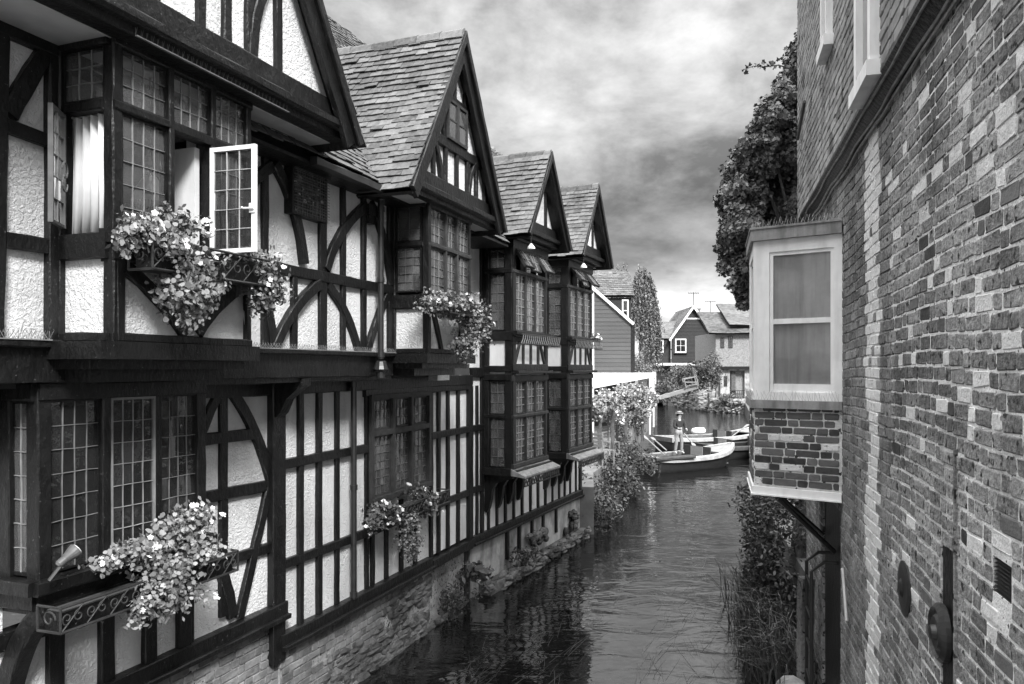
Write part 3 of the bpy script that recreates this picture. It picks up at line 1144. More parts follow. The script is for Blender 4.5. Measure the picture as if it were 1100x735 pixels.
# near gable
g0, gh, gz = 6.33, 1.95, 5.98
zt1 = gable(H1, g0, gh, gz, WG, 4.2)
for x in (4.95, 5.42, 5.9, 6.33, 6.62, 6.86, 7.22):
    if x < 6.6 or x > 6.7:
        gstud(H1, x, gz + .25, gtop(g0, gh, gz, x), WG)
gstud(H1, 6.60, gz + .25, 7.9, WG)
timber(H1, 'gable_rail', FW, [(5.2, 7.25), (7.45, 7.25)], .13, WG + .05, .1)
for sd in (-1, 1):
    timber(H1, 'gable_brace', FW, bez((g0 + sd * .55, gz + .28), (g0 + sd * .6, 6.95), (g0 + sd * 1.0, 7.2), 9), .10, WG + .04, .08)
for s0, s1, zz, wn in ((g0 - gh + .1, g0 + gh - .1, gz, WG), (9.5, 12.25, 5.82, WG - .05)):
    mb = MB()
    prism(mb, Fr((s0, 0), (0, -1), (1, 0)), [(WO - .08, zz - .012), (WO + .05, zz - .012), (WO + .07, zz), (wn + .10, zz + .03), (wn + .115, zz + .04), (WO - .08, zz + .05)], 0, s1 - s0)
    mb.build('cornice', M_TIMBER, H1)
spikes(H1, FW, 5.7, 7.3, gz - .03, WG + .06, .045, .12)
# second gable
g2, gh2, gz2 = 10.88, 1.45, 5.82
zt2 = gable(H1, g2, gh2, gz2, WG - .05, 4.2)
W2 = WG - .05
timber(H1, 'gable_rail', FW, [(g2 - .85, 6.60), (g2 + .85, 6.60)], .13, W2 + .05, .1)
for x in (g2 - .92, g2 - .62, g2 - .28, g2 + .06, g2 + .40, g2 + .70, g2 + 1.0):
    gstud(H1, x, gz2 + .25, min(6.56, gtop(g2, gh2, gz2, x)), W2, .075)
for sd in (-1, 1):
    timber(H1, 'gable_brace', FW, bez((g2 + sd * .42, gz2 + .26), (g2 + sd * .44, 6.4), (g2 + sd * .66, 6.56), 8), .08, W2 + .045, .08)
wl, wr = g2 - .30, g2 + .30
for x in (wl - .03, wr + .03):
    gstud(H1, x, 6.62, gtop(g2, gh2, gz2, x), W2, .07)
gstud(H1, g2 - .02, 7.2, 7.85, W2, .07)
timber(H1, 'gable_rail', FW, [(g2 - .42, 7.20), (g2 + .42, 7.20)], .08, W2 + .055, .1)
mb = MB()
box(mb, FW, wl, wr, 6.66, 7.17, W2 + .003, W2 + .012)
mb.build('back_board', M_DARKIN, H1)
leaded(H1, FW, wl, g2, 6.66, 7.17, W2 + .075, 1, 2, fw=.035, fm=M_TIMBER_G, lead=M_TIMBER_G, lw=.02)
leaded(H1, FW, g2, wr, 6.66, 7.17, W2 + .075, 1, 2, fw=.035, fm=M_TIMBER_G, lead=M_TIMBER_G, lw=.02)
# pale soffits under the gables, the valley between, and the tiled eave
mb = MB()
box(mb, FW, g0 - gh + .05, g0 + gh - .05, gz - .035, gz - .015, WJ, WO + .01)
box(mb, FW, g2 - gh2 + .05, g2 + gh2 - .05, gz2 - .035, gz2 - .015, WJ, WO + .01)
mb.build('soffit', M_SMOOTH, H1)
va, vb = g0 + gh - .12, g2 - gh2 + .12
tiles(H1, FW.p(7.0, 5.83, WJ + .30), (1, 0, 0), (0, .6377, .770), (0, -.770, .6377), UE + .1 - 7.0, 5.76, name='main_roof', mat=M_TILE_M)
mb = MB()
prism(mb, Fr((7.15, 0), (0, -1), (1, 0)), [(WJ + .28, 5.76), (WJ + .28, 5.79), (-3.0, 10.14), (-6.6, 5.79), (-6.6, 5.76)], 0, UE + .12 - 7.15)
mb.build('roof_boarding', M_TIMBER, H1)
mb = MB()
tube(mb, [FW.p(7.0 + i * .4, 10.19 + R.uniform(-.01, .01), -2.98) for i in range(17)], .09, 8)
mb.build('ridge_tiles', M_TILE_M, H1)
T('gutter', [(va, 5.79), (vb, 5.79)], .08, WJ + .36, .08, mat=M_IRON)

# ---- ground floor window with its lights
wz0, wz1, wtr = 2.10, 3.46, 2.97
mb = MB()
box(mb, FW, gw0, gw1, wz0, wz0 + .06, -.06, .09)
box(mb, FW, gw0, gw1, wz1 - .06, wz1, -.06, .075)
box(mb, FW, gw0, gw0 + .07, wz0 + .06, wz1 - .06, -.06, .072)
box(mb, FW, gw1 - .07, gw1, wz0 + .06, wz1 - .06, -.06, .072)
box(mb, FW, gw0 + .07, gw1 - .07, wtr - .035, wtr + .035, -.06, .07)
k = (gw1 - gw0 - .14) / 3
for i in (1, 2):
    x = gw0 + .07 + k * i
    box(mb, FW, x - .03, x + .03, wz0 + .06, wtr - .035, -.06, .068)
    box(mb, FW, x - .03, x + .03, wtr + .035, wz1 - .06, -.06, .068)
mb.build('window_frame', M_TIMBER_G, H1)
for i in range(3):
    x0, x1 = gw0 + .07 + k * i + (.03 if i else 0), gw0 + .07 + k * (i + 1) - (.03 if i < 2 else 0)
    leaded(H1, FW, x0, x1, wtr + .035, wz1 - .06, .03, 4, 3, fw=.025, fm=M_TIMBER_G, lead=M_LEAD_D, lw=.007)
    leaded(H1, FW, x0, x1, wz0 + .06, wtr - .035, .03, 4, 7, fw=.025, fm=M_TIMBER_G, lead=M_LEAD_D, lw=.007)

# ---- ground floor bay at the near edge
b0, b1, bn = 5.53, 7.06, .34
LB = ret(b0, -1)
T('bay_post', [(b0 + .045, 2.3), (b0 + .045, 3.66)], .10, bn + .02, .10)
T('bay_post', [(b1 - .04, 2.3), (b1 - .04, 3.66)], .10, bn + .015, .15)
T('bay_post', [(.05, 2.3), (.05, 3.66)], .14, .02, .12, LB)
for F, s0, s1 in ((FW, b0, b1), (LB, 0, bn)):
    nn = bn if F is FW else 0
    T('bay_rail', [(s0, 3.64), (s1, 3.64)], .12, nn + .03, .14, F)
    T('bay_sill', [(s0 - (.06 if F is FW else 0), 2.36), (s1 + .05, 2.36)], .09, nn + .09, .2, F)
    T('bay_rail', [(s0, 2.26), (s1, 2.26)], .12, nn + .02, .14, F)
RB = ret(b1, 1)
leaded(H1, RB, .02, bn - .05, 2.42, 3.58, .0, 2, 7, fw=.03)
mb = MB()
box(mb, FW, b0 + .02, b1 - .02, 2.16, 2.22, -.1, bn + .04)
mb.build('bay_floor', M_TIMBER, H1)
xs = [a(x, 500, bn)[0] for x in (56, 107, 118, 162, 173, 211)]
T('bay_mullion', [((xs[1] + xs[2]) / 2, 2.40), ((xs[1] + xs[2]) / 2, 3.60)], .075, bn + .012, .06)
T('bay_mullion', [((xs[3] + xs[4]) / 2, 2.40), ((xs[3] + xs[4]) / 2, 3.60)], .075, bn + .014, .06)
leaded(H1, FW, xs[0] - .02, xs[1] + .01, 2.42, 3.58, bn, 4, 7, fw=.014, lead=M_LEAD_F, glass=M_GLASS_D)
leaded(H1, FW, xs[4] - .01, xs[5] + .01, 2.42, 3.58, bn, 4, 7, fw=.014, lead=M_LEAD_F, glass=M_GLASS_D)
CW = Fr((xs[2], -(bn - .005)), (1, -.10), (-.10, -1))
leaded(H1, CW, .0, xs[3] - xs[2], 2.44, 3.58, .02, 4, 7, fw=.018, fm=M_LEAD, depth=.03, glass=M_GLASS_D, name='casement')
leaded(H1, LB, .10, bn - .07, 2.42, 3.58, .0, 2, 7, fw=.02)
for uu in (b0 + .05,):
    Fb = Fr((uu, 0), (0, -1), (-1, 0))
    timber(H1, 'bay_bracket', Fb, bez((.0, 1.55), (.12, 2.05), (bn + .05, 2.18), 9), .13, .06, .12)

# ---- rainwater pipes
for x, w, z0, z1 in ((409, WJ + .12, 3.9, 5.75), (380, .10, SILL2 + .02, 3.70)):
    u = PA.u(x, w)
    mb = MB()
    tube(mb, [FW.p(u, z0, w), FW.p(u, z1, w)], .036, 10)
    for z in (z0 + .05, (z0 + z1) / 2, z1 - .1):
        tube(mb, [FW.p(u, z - .03, w), FW.p(u, z + .03, w)], .046, 10)
    if w > .3:
        lathe(mb, FW.p(u, z0 - .02, w), (0, 0, -1), [(.045, 0), (.06, .01), (.075, .06), (.09, .10), (.05, .13), (.05, .2)], 10)
        lathe(mb, FW.p(u, z1, w), (0, 0, 1), [(.045, 0), (.08, .05), (.11, .12), (.11, .16)], 10)
    mb.build('rainwater_pipe', M_IRON, H1)

# ---- rear range of the house, seen over the gables
def slope(H, p0, p1, p2, mat=None, name='rear_roof'):
    """tiled slope: eave from p0 to p1 (local), rising towards p2"""
    p0, p1, p2 = Vector(p0), Vector(p1), Vector(p2)
    E = (p1 - p0)
    L = E.length
    E.normalize()
    S = (p2 - p0)
    S -= E * S.dot(E)
    Hh = S.length
    S.normalize()
    N = E.cross(S)
    tiles(H, p0, E, S, N, L, Hh, name=name, mat=mat or M_TILE_D)
    mb = MB()
    q = [p0, p1, p1 + S * Hh, p0 + S * Hh]
    mb.add([tuple(x - N * .05) for x in q] + [tuple(x - N * .1) for x in q], [(0, 1, 2, 3), (7, 6, 5, 4), (0, 4, 5, 1), (1, 5, 6, 2), (2, 6, 7, 3), (3, 7, 4, 0)])
    mb.build('roof_boarding', M_TIMBER, H)
# ================================================================== the second timber-framed house, two bays deep in windows
o2 = PA.world(13.5)
PB = Plan(925, o2)
H2 = empty('timber_framed_house', (o2[0], o2[1], 0), PB.rz)
tag(H2, 'farther black and white timber framed house, two narrow tiled gables over two storey glazed bays', 'house')
b = PB.px
E2 = 5.45
SB = 1.02


def T2(name, pts, width, n, depth=.10, F=FW, **k):
    return timber(H2, name, F, pts, width, n, depth, **k)


mb = MB()
slab(mb, FW, 0, E2, SB, 3.70, -.14, 0, holes=[(.5, 1.95, 2.05, 3.72), (3.2, 4.6, 2.05, 3.72)])
slab(mb, FW, 0, E2, 3.70, 6.1, -.14, -.003, holes=[(.5, 1.95, 3.71, 5.9), (3.2, 4.6, 3.71, 5.9)])
mb.build('plaster_wall', M_PLASTER, H2)
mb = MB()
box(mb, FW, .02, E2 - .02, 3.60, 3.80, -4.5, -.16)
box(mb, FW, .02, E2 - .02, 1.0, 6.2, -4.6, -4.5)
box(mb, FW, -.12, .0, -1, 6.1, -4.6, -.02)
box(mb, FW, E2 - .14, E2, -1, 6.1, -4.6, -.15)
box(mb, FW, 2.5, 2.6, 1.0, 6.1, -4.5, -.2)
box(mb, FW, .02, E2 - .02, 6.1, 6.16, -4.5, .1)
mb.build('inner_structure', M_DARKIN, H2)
T2('sill_beam', [(0, SB - .06), (E2, SB - .06)], .13, .08, .2)
T2('sill_moulding', [(0, SB - .125), (E2, SB - .125)], .045, .11, .16)
for x in (505.5, 511.5, 524, 533, 542, 551, 560, 569, 577, 585, 593, 600, 606, 612, 618, 624, 630):
    u = PB.u(x)
    if .02 < u < E2:
        T2('stud', [(u, SB), (u, 2.1 if (.4 < u < 2.1 or 3.1 < u < 4.7) else 3.5)], .075, .028)
T2('stud', [(.42, SB), (.42, 6.0)], .12, .03)
T2('rail', [(0, 1.78), (.44, 1.78)], .1, .04)
T2('rail', [(0, 2.80), (.44, 2.80)], .1, .04)
T2('post', [(2.05, 2.05), (2.05, 6.0)], .12, .04)
T2('post', [(E2 - .05, SB), (E2 - .05, 6.0)], .12, .04)
T2('rail', [(0, 3.72), (E2, 3.72)], .16, .045)
# footing: stained render over the water, rubble and a ledge
mb = MB()
slab(mb, FW, 0, E2, -.6, SB - .13, -.3, .01)
mb.build('stained_footing', M_RENDER, H2)
for i, x in enumerate((543, 556, 570, 582, 596)):
    u = PB.u(x)
    T2('footing_stud', [(u, .35), (u, SB - .13)], .09, .05)
mb = MB()
slab(mb, FW, .3, E2, -.6, .16, .012, .24)
for i in range(260):
    s = R.uniform(.3, E2 - .05)
    stone(mb, FW.p(s, R.uniform(-.15, .2), R.uniform(.12, .26)), (R.uniform(.08, .22), R.uniform(.04, .09), R.uniform(.035, .07)))
for i in range(40):
    s = R.choice((R.uniform(2.2, 3.1), R.uniform(4.4, 5.3)))
    stone(mb, FW.p(s, R.uniform(.2, .62), R.uniform(.03, .12)), (R.uniform(.06, .16), .06, R.uniform(.04, .1)))
mb.build('rubble_ledge', M_RUBBLE, H2)

WB = .55


def bay(s0, s1):
    L, Rr = ret(s0, -1), ret(s1, 1)
    zb, zs, zt = 1.98, 2.10, 5.92
    # plaster and boarding faces between the lights
    mb = MB()
    for F, c0, c1, n in ((FW, s0, s1, WB), (L, 0, WB, 0), (Rr, 0, WB, 0)):
        box(mb, F, c0 + .02, c1 - .02, 3.66, 4.36, n - .08, n - .012)
    mb.build('bay_panel', M_SMOOTH, H2)
    for F, n in ((FW, WB),):
        T2('bay_post', [(s0 + .06, 2.0), (s0 + .06, zt)], .13, n + .02, .13)
        T2('bay_post', [(s1 - .05, 2.0), (s1 - .05, zt)], .10, n + .02, .12)
    for F in (L, Rr):
        T2('bay_post', [(.06, 2.0), (.06, zt)], .14, .02, .12, F)
        T2('bay_post', [(WB - .06, 2.0), (WB - .06, zt)], .13, .018, .12, F)
        for z, wd, n in ((2.05, .13, .03), (2.98, .06, .02), (3.64, .11, .03), (3.78, .1, .02), (4.33, .16, .03), (5.42, .07, .02), (5.87, .14, .03)):
            T2('bay_rail', [(0, z), (WB, z)], wd, n, .1, F)
    sp = .02
    for z, wd, n, m in ((2.03, .12, .10, None), (2.15, .08, .03, M_TIMBER_G), (2.98, .055, .03, M_TIMBER_G), (3.62, .10, .04, M_TIMBER_G),
                        (3.72, .05, .13, None), (3.80, .12, .03, None), (4.28, .08, .03, None), (4.38, .07, .10, None), (5.42, .06, .03, M_TIMBER_G), (5.87, .14, .03, None)):
        T2('bay_rail', [(s0 - .02, z), (s1 + .02, z)], wd, WB + n, .12, mat=m)
    # V-struts and short studs on the panel
    k = s1 - s0
    for p in (((s0 + .10, 3.86), (s0 + .32, 4.25)), ((s1 - .10, 3.86), (s1 - .32, 4.25))):
        T2('strut', list(p), .06, WB + .016, .05, mat=M_TIMBER_G)
    for x in (.3, .52, .74):
        T2('strut', [(s0 + k * x, 3.86), (s0 + k * x, 4.25)], .06, WB + .012, .05, mat=M_TIMBER_G)
    # lights
    x0, x1 = s0 + .12, s1 - .10
    d = (x1 - x0) / 3
    for i in (1, 2):
        for z0, z1 in ((2.15, 3.6), (4.38, 5.85)):
            T2('mullion', [(x0 + d * i, z0), (x0 + d * i, z1)], .05, WB + .02, .1, mat=M_TIMBER_G)
    for i in range(3):
        c0, c1 = x0 + d * i + (.025 if i else 0), x0 + d * (i + 1) - (.025 if i < 2 else 0)
        leaded(H2, FW, c0, c1, 2.19, 2.95, WB + .01, 3, 6, fw=.022, fm=M_TIMBER_G, lw=.016)
        leaded(H2, FW, c0, c1, 3.01, 3.57, WB + .01, 3, 4, fw=.022, fm=M_TIMBER_G, lw=.016)
        leaded(H2, FW, c0, c1, 4.42, 5.39, WB + .01, 3, 7, fw=.022, fm=M_TIMBER_G, lw=.016)
        # top lights pushed open on stays
        ang = R.uniform(.55, .8) if i != 1 else .35
        hz = 5.80
        Fo = Fr((0, 0), (1, 0))
        w = leaded(H2, Fo, c0, c1, -.34, 0, 0, 3, 2, fw=.02, fm=M_TIMBER_G, lw=.012)
        w.location = (0, -(WB + .03), hz)
        w.rotation_euler = (-ang, 0, 0)
    for F in (L, Rr):
        leaded(H2, F, .13, WB - .12, 2.12, 2.95, .0, 2, 5, fw=.02, lead=M_LEAD_D, lw=.012)
        leaded(H2, F, .13, WB - .12, 3.01, 3.58, .0, 2, 3, fw=.02, lead=M_LEAD_D, lw=.012)
        leaded(H2, F, .13, WB - .12, 4.42, 5.38, .0, 2, 6, fw=.02, lead=M_LEAD_D, lw=.012)
        leaded(H2, F, .13, WB - .12, 5.46, 5.80, .0, 2, 2, fw=.02, lead=M_LEAD_D, lw=.012)
    mb = MB()
    for z in (2.02, 3.70):
        box(mb, FW, s0 + .02, s1 - .02, z - .04, z - .01, -.1, WB - .02)
    box(mb, FW, s0 - .02, s1 + .02, 5.93, 5.97, 0, WB + .1)
    mb.build('bay_floor', M_TIMBER, H2)
    # sloping lead sill under the lower lights with a fretted apron
    mb = MB()
    prism(mb, Fr((s0 - .05, 0), (0, -1), (1, 0)), [(WB, 2.11), (WB + .26, 2.0), (WB + .26, 1.97), (WB, 2.0)], 0, s1 - s0 + .10)
    mb.build('lead_sill', M_ZINC, H2)
    mb = MB()
    box(mb, FW, s0 - .05, s1 + .05, 1.955, 1.972, WB + .20, WB + .262)
    box(mb, FW, s0 - .05, s1 + .05, 1.83, 1.85, WB + .235, WB + .262)
    x = s0 - .04
    while x < s1:
        tube(mb, [FW.p(x, 1.85, WB + .25), FW.p(x + .05, 1.955, WB + .25), FW.p(x + .10, 1.85, WB + .25)], .011, 4)
        x += .10
    mb.build('fretted_apron', M_IRON, H2)
    # carved brackets that carry the bay
    pts = [(0, 1.35), (.04, 1.33), (.08, 1.40), (.12, 1.55), (.14, 1.72), (.22, 1.84), (.40, 1.90), (.52, 1.93), (.52, 2.0), (0, 2.0)]
    for i in range(4):
        x = s0 + .12 + (s1 - s0 - .2) * i / 3
        mb = MB()
        prism(mb, Fr((x, 0), (0, -1), (1, 0)), pts, -.05, .05)
        mb.build('bracket', M_TIMBER, H2)
    # iron balconette for flowers on the upper floor
    mb = MB()
    n0 = WB + .17
    for z in (4.20, 4.36):
        tube(mb, [FW.p(s0, z, WB), FW.p(s0, z, n0), FW.p(s1 + .25, z, n0), FW.p(s1 + .25, z, WB)], .010, 5)
    x = s0
    i = 0
    while x < s1 + .2:
        tube(mb, [FW.p(x, 4.20, n0), FW.p(x + .045, 4.28, n0 + .01), FW.p(x + .09, 4.36, n0)], .008, 4)
        tube(mb, [FW.p(x + .09, 4.20, n0), FW.p(x + .045, 4.28, n0 - .01), FW.p(x, 4.36, n0)], .008, 4)
        x += .09
    mb.build('iron_balconette', M_IRON, H2)


bay(.47, 2.0)
bay(3.13, 4.62)
for gc in (1.27, 3.93):
    gable(H2, gc, .98, 6.02, WB + .14, 3.8, bw=.14, over=.26)
    for x in (gc - .3, gc + .3):
        gstud(H2, x, 6.25, gtop(gc, .98, 6.02, x), WB + .14, .06)
    mb = MB()
    box(mb, FW, gc - .93, gc + .93, 5.985, 6.0, 0, WB + .2)
    mb.build('soffit', M_TIMBER, H2)
# lamp under each eave
for s in (.62, 3.3):
    t = tag(empty('outdoor_lamp', tuple(list(PB.world(s, WB + .28)) + [5.78])), 'small pale lamp shade hanging under the %s gable of the farther timber house' % ('first' if s < 1 else 'last'), 'lamp')
    mb = MB()
    lathe(mb, (0, 0, 0), (0, 0, 1), [(.07, 0), (.065, .03), (.03, .07), (.015, .09)], 12)
    mb.build('lamp_shade', M_WHITE, t)
    mb = MB()
    tube(mb, [(0, 0, .08), (0, 0, .22)], .008, 5)
    mb.build('bracket', M_IRON, t)

tiles(H2, FW.p(-.1, 6.1, .2), (1, 0, 0), (0, .6377, .770), (0, -.770, .6377), E2 + .2, 5.7, name='main_roof', mat=M_TILE_M)
mb = MB()
prism(mb, Fr((-.15, 0), (0, -1), (1, 0)), [(.18, 6.02), (.18, 6.05), (-3.43, 10.40), (-7.0, 6.05), (-7.0, 6.02)], 0, E2 + .3)
mb.build('roof_boarding', M_TIMBER, H2)

# ================================================================== the brick building on the right
KC = (771 - CX) / FPX
PC_e = np.array([KC, 1.0]) / math.hypot(KC, 1)
PC_n = np.array([-PC_e[1], PC_e[0]])                   # towards the water
HC = empty('brick_building', (1.17, 0, 0), math.atan2(PC_e[1], PC_e[0]))
tag(HC, 'tall old brick building rising from the water, tile hung above, with a white oriel window', 'building')
FC = Fr((0, 0), (1, 0), (0, 1))                        # outwards is +y here


def cu(x):
    A = (x - CX) / FPX
    return 1.17 / (A * PC_e[1] - PC_e[0])


def cun(x, n):
    A = (x - CX) / FPX
    return ((1.17 + n * PC_n[0]) - A * n * PC_n[1]) / (A * PC_e[1] - PC_e[0])


def cz(x, y):
    return CAM_H + (HY - y) / FPX * cu(x) * PC_e[1]


CE = 10.55
ZS = 5.72
U_A, U_B, U_C = cu(957), cu(944), cu(931)
OP0, OP1, OPZ = 7.62, 8.95, 2.42
holes = [(OP0, OP1, -.2, OPZ), (cu(1028) + .0, cu(1010), 1.6, cz(1028, 596))]
HX0, HX1, HZ1 = holes[1][0], holes[1][1], holes[1][3]
VX0, VX1 = cu(1086), cu(1066)
VZ0, VZ1 = cz(1066, 634), cz(1066, 596)
holes.append((VX0, VX1, VZ0, VZ1))


def sk(s, t):
    return R.random() < .004


def pick(s, t):
    if s < U_A + .1 * math.sin(t * 9):
        q = R.random()
        return 3 if q < .035 else (2 if q < .10 else 0)
    if U_B + .03 * math.sin(t * 7) < s < U_C + .06 * math.sin(t * 5 + 1):
        return 2 if R.random() < .94 else 1
    if t > 5.2 and R.random() < .4:
        return 0
    return 1 if R.random() < .9 else 0


mb = MB()
bricks(mb, FC, 1.1, CE, -.1, ZS, n=.0, skip=sk, pick=pick, jit=.006, wave=.014, holes=holes)
mb.build('brickwork', [M_BRK_P, M_BRK_D, M_BRK_W, M_BRK_O], HC)
mb = MB()
slab(mb, FC, 1.0, U_A, -.6, ZS + .1, -.4, -.0025, holes=holes)
mb.build('mortar_backing', M_MORTAR, HC)
mb = MB()
slab(mb, FC, U_A, U_B, -.6, ZS + .1, -.4, -.005, holes=holes)
slab(mb, FC, U_C + .02, CE - .004, -.6, ZS + .1, -.4, -.005, holes=holes)
mb.build('mortar_backing', M_MORTAR_D, HC)
mb = MB()
slab(mb, FC, U_B, U_C + .02, -.6, ZS + .1, -.4, -.003, holes=holes)
mb.build('mortar_backing', M_BRK_W, HC)
mb = MB()
box(mb, FC, 1.0, CE, ZS + .1, 10.5, -.4, .03)
box(mb, FC, CE - .3, CE - .02, -.6, 10.5, -5, -.41)
box(mb, FC, 1.0, 1.3, -.6, 10.5, -5, -.41)
box(mb, FC, 1.0, CE, 10.4, 10.6, -5, .0)
box(mb, FC, OP0 - .1, OP1 + .1, -.6, OPZ + .2, -1.6, -1.5)
box(mb, FC, OP0 - .12, OP0 - .02, -.6, OPZ + .2, -1.5, -.41)
box(mb, FC, OP1 + .02, OP1 + .12, -.6, OPZ + .2, -1.5, -.41)
box(mb, FC, HX0 + .002, HX1 - .002, 1.602, HZ1 - .002, -.5, -.012)  # black fill stands in for the shade inside the pulley recess
box(mb, FC, OP0 + .002, OP1 - .002, -.5, OPZ - .002, -1.4, -.03)  # black fill stands in for the doorway's deep shade
mb.build('inner_wall_shade_fill', M_TIMBER, HC)
mb = MB()
bricks(mb, Fr((CE, 0), (0, -1), (1, 0)), 0, 4.5, -.1, 10.3, n=.01, wave=.006, far=True, pick=lambda s, t: 0)
mb.build('brickwork', [M_BRK_D], HC)
# tile hanging above, kicked out over the brickwork
mb = MB()
bricks(mb, FC, 1.0, CE + .02, ZS + .02, 10.4, n=.11, wave=.012, jit=.004, skip=lambda s, t: R.random() < .004, pick=lambda s, t: 0 if R.random() < .9 else 1)
mb.build('wall_tiling', [M_HUNG, M_BRK_D], HC)
mb = MB()
slab(mb, FC, 1.0, CE + .016, ZS + .0, 10.4, .0305, .101)
mb.build('mortar_backing', M_MORTAR_D, HC)
mb = MB()
prism(mb, Fr((1.0, 0), (0, 1), (1, 0)), [(.0, ZS - .09), (.03, ZS - .09), (.115, ZS - .01), (.115, ZS + .02), (0, ZS + .02)], 0, CE - 1.0)
mb.build('tilting_fillet', M_TIMBER, HC)
mb = MB()
for k, (z, n, r) in enumerate(((ZS - .11, .03, .014), (ZS - .155, .022, .011), (ZS - .06, .10, .009))):
    pts = [FC.p(1.0 + i * .35, z + .012 * math.sin(i * 1.3 + k) + (.0 if i % 4 else .01), n) for i in range(int((CE - 1) / .35))]
    tube(mb, pts, r, 6)
mb.build('cable', M_ZINC, HC)
# sash windows in the tile hanging, seen edge on
for u0, u1, z0, z1 in ((cun(938, .15), cun(917, .17), ZS + .03, 8.2), (cun(890, .15), cun(881, .17), 6.80, 8.8)):
    mb = MB()
    fw = .09
    box(mb, FC, u0, u0 + fw, z0, z1, .0, .17)
    box(mb, FC, u1 - fw, u1, z0, z1, .0, .17)
    box(mb, FC, u0 + fw, u1 - fw, z1 - fw, z1, .0, .168)
    box(mb, FC, u0 - .04, u1 + .04, z0 - .05, z0 + .05, .0, .20)
    box(mb, FC, u0 + fw, u0 + fw + .045, z0 + .05, z1 - fw, .0, .150)
    box(mb, FC, u0 + fw, u1 - fw, (z0 + z1) / 2 - .03, (z0 + z1) / 2 + .03, .06, .145)
    w = mb.build('sash_window', M_WHITE, HC)
    mb = MB()
    box(mb, FC, u0 + fw, u1 - fw, z0 + .05, z1 - fw, .118, .122)
    mb.build('glass', M_BLIND, w)
mb = MB()
tube(mb, [FC.p(cu(885), 6.75, .2), FC.p(cu(876), 6.55, .2)], .02, 6)
mb.build('iron_stay', M_IRON, HC)
# louvred vent, pulley recess, pattress plate
mb = MB()
box(mb, FC, VX0, VX1, VZ0, VZ1, -.09, -.08)
for i in range(9):
    z = VZ0 + (VZ1 - VZ0) * (i + .5) / 9
    prism(mb, Fr((VX0, 0), (0, 1), (1, 0)), [(-.07, z + .010), (-.065, z + .012), (-.005, z - .006), (-.01, z - .010)], 0, VX1 - VX0)
mb.build('louvred_vent', M_IRON, HC)
mb = MB()
c = FC.p(cu(1015), cz(1015, 680), .0)
lathe(mb, (c[0], -.01, c[2]), (0, 1, 0), [(.13, 0), (.15, .015), (.15, .04), (.128, .06), (.115, .045), (.095, .045), (.08, .06), (.04, .055), (.035, .08), (.015, .085)], 28)
mb.build('iron_wheel', M_IRON, HC)
mb = MB()
c = FC.p(cu(972), cz(972, 632), .0)
lathe(mb, (c[0], -.01, c[2]), (0, 1, 0), [(.17, 0), (.17, .018), (.13, .026), (.06, .03), (.04, .045), (.0, .05)], 24)
mb.build('pattress_plate', M_IRON, HC)
mb = MB()
box(mb, FC, cu(1027.5) - .012, cu(1027.5) + .012, 1.0, 3.4, -.02, .012)
mb.build('lightning_strip', M_BRK_D, HC)
mb = MB()
q = cu(915)
tube(mb, [FC.p(q - .12, 1.62, .06), FC.p(q + .10, 2.02, .06)], .015, 5)
mb.build('iron_hook', M_STEEL, HC)

# canted oriel
W0 = (7.50, .0)                                        # local (along, out) where the near cant meets the wall
ca = math.radians(0)
pn = np.array([3.10, 7.25])
pl = np.array([2.42, 7.74])


def loc(p):
    d = np.asarray(p) - np.array([1.17, 0])
    return np.array([d @ PC_e, d @ PC_n])


A0, A1 = loc(pn), loc(pl)
A2 = A1 + np.array([1.05, 0.0])
A3 = A2 + np.array([.5, -A2[1]])
A0[1] = 0.0
base_poly = [tuple(A0), tuple(A1), tuple(A2), tuple(A3)]


def cant(P, Q):
    S = Q - P
    L = np.hypot(*S)
    S = S / L
    N = np.array([-S[1], S[0]])
    return Fr(P, S, N), L


def flat(mb, poly, z0, z1, grow=0.0, mi=0):
    c = np.array(poly).mean(0)
    pts = []
    for i, p in enumerate(poly):
        d = np.array(p) - c
        q = np.array(p) + (d / np.linalg.norm(d)) * grow * 1.25
        if i in (0, len(poly) - 1):
            q[1] = 0.012
        pts.append(q)
    k = len(pts)
    v = [(q[0], q[1], z0) for q in pts] + [(q[0], q[1], z1) for q in pts]
    mb.add(v, [tuple(range(k)), tuple(range(k, 2 * k))[::-1]] + [(i, i + k, (i + 1) % k + k, (i + 1) % k) for i in range(k)], mi)


zA, zS_, zH, zT = 2.58, 3.45, 5.06, 5.19
mb = MB()
F0, l0 = cant(A0, A1)
F1, l1 = cant(A1, A2)
F2, l2 = cant(A2, A3)
for F, l in ((F0, l0), (F1, l1), (F2, l2)):
    bricks(mb, F, 0.03, l - .012, zA + .06, zS_ - .06, n=.002, wave=.003, jit=.004, course=.073, pick=lambda s, t: 2 if R.random() < .16 else 0)
    box(mb, F, .0, l - .001, zA + .02, zS_ - .04, -.1, -.004, mi=1)
ori = mb.build('oriel_window', [M_BRK_O, M_MORTAR, M_BRK_W], HC)
mb = MB()
flat(mb, base_poly, zA - .03, zA + .04, .022)
flat(mb, base_poly, zA - .045, zA - .0305, .036)
mb.build('timber_base', M_WHITE, ori)
mb = MB()
flat(mb, base_poly, zS_ - .05, zS_ + .03, .05)
mb.build('stone_sill', M_ZINC, ori)
mb = MB()
flat(mb, base_poly, zH, zT - .02, .042)
flat(mb, base_poly, zT - .0195, zT, .055)
mb.build('lead_hood', M_ZINC, ori)
mb = MB()
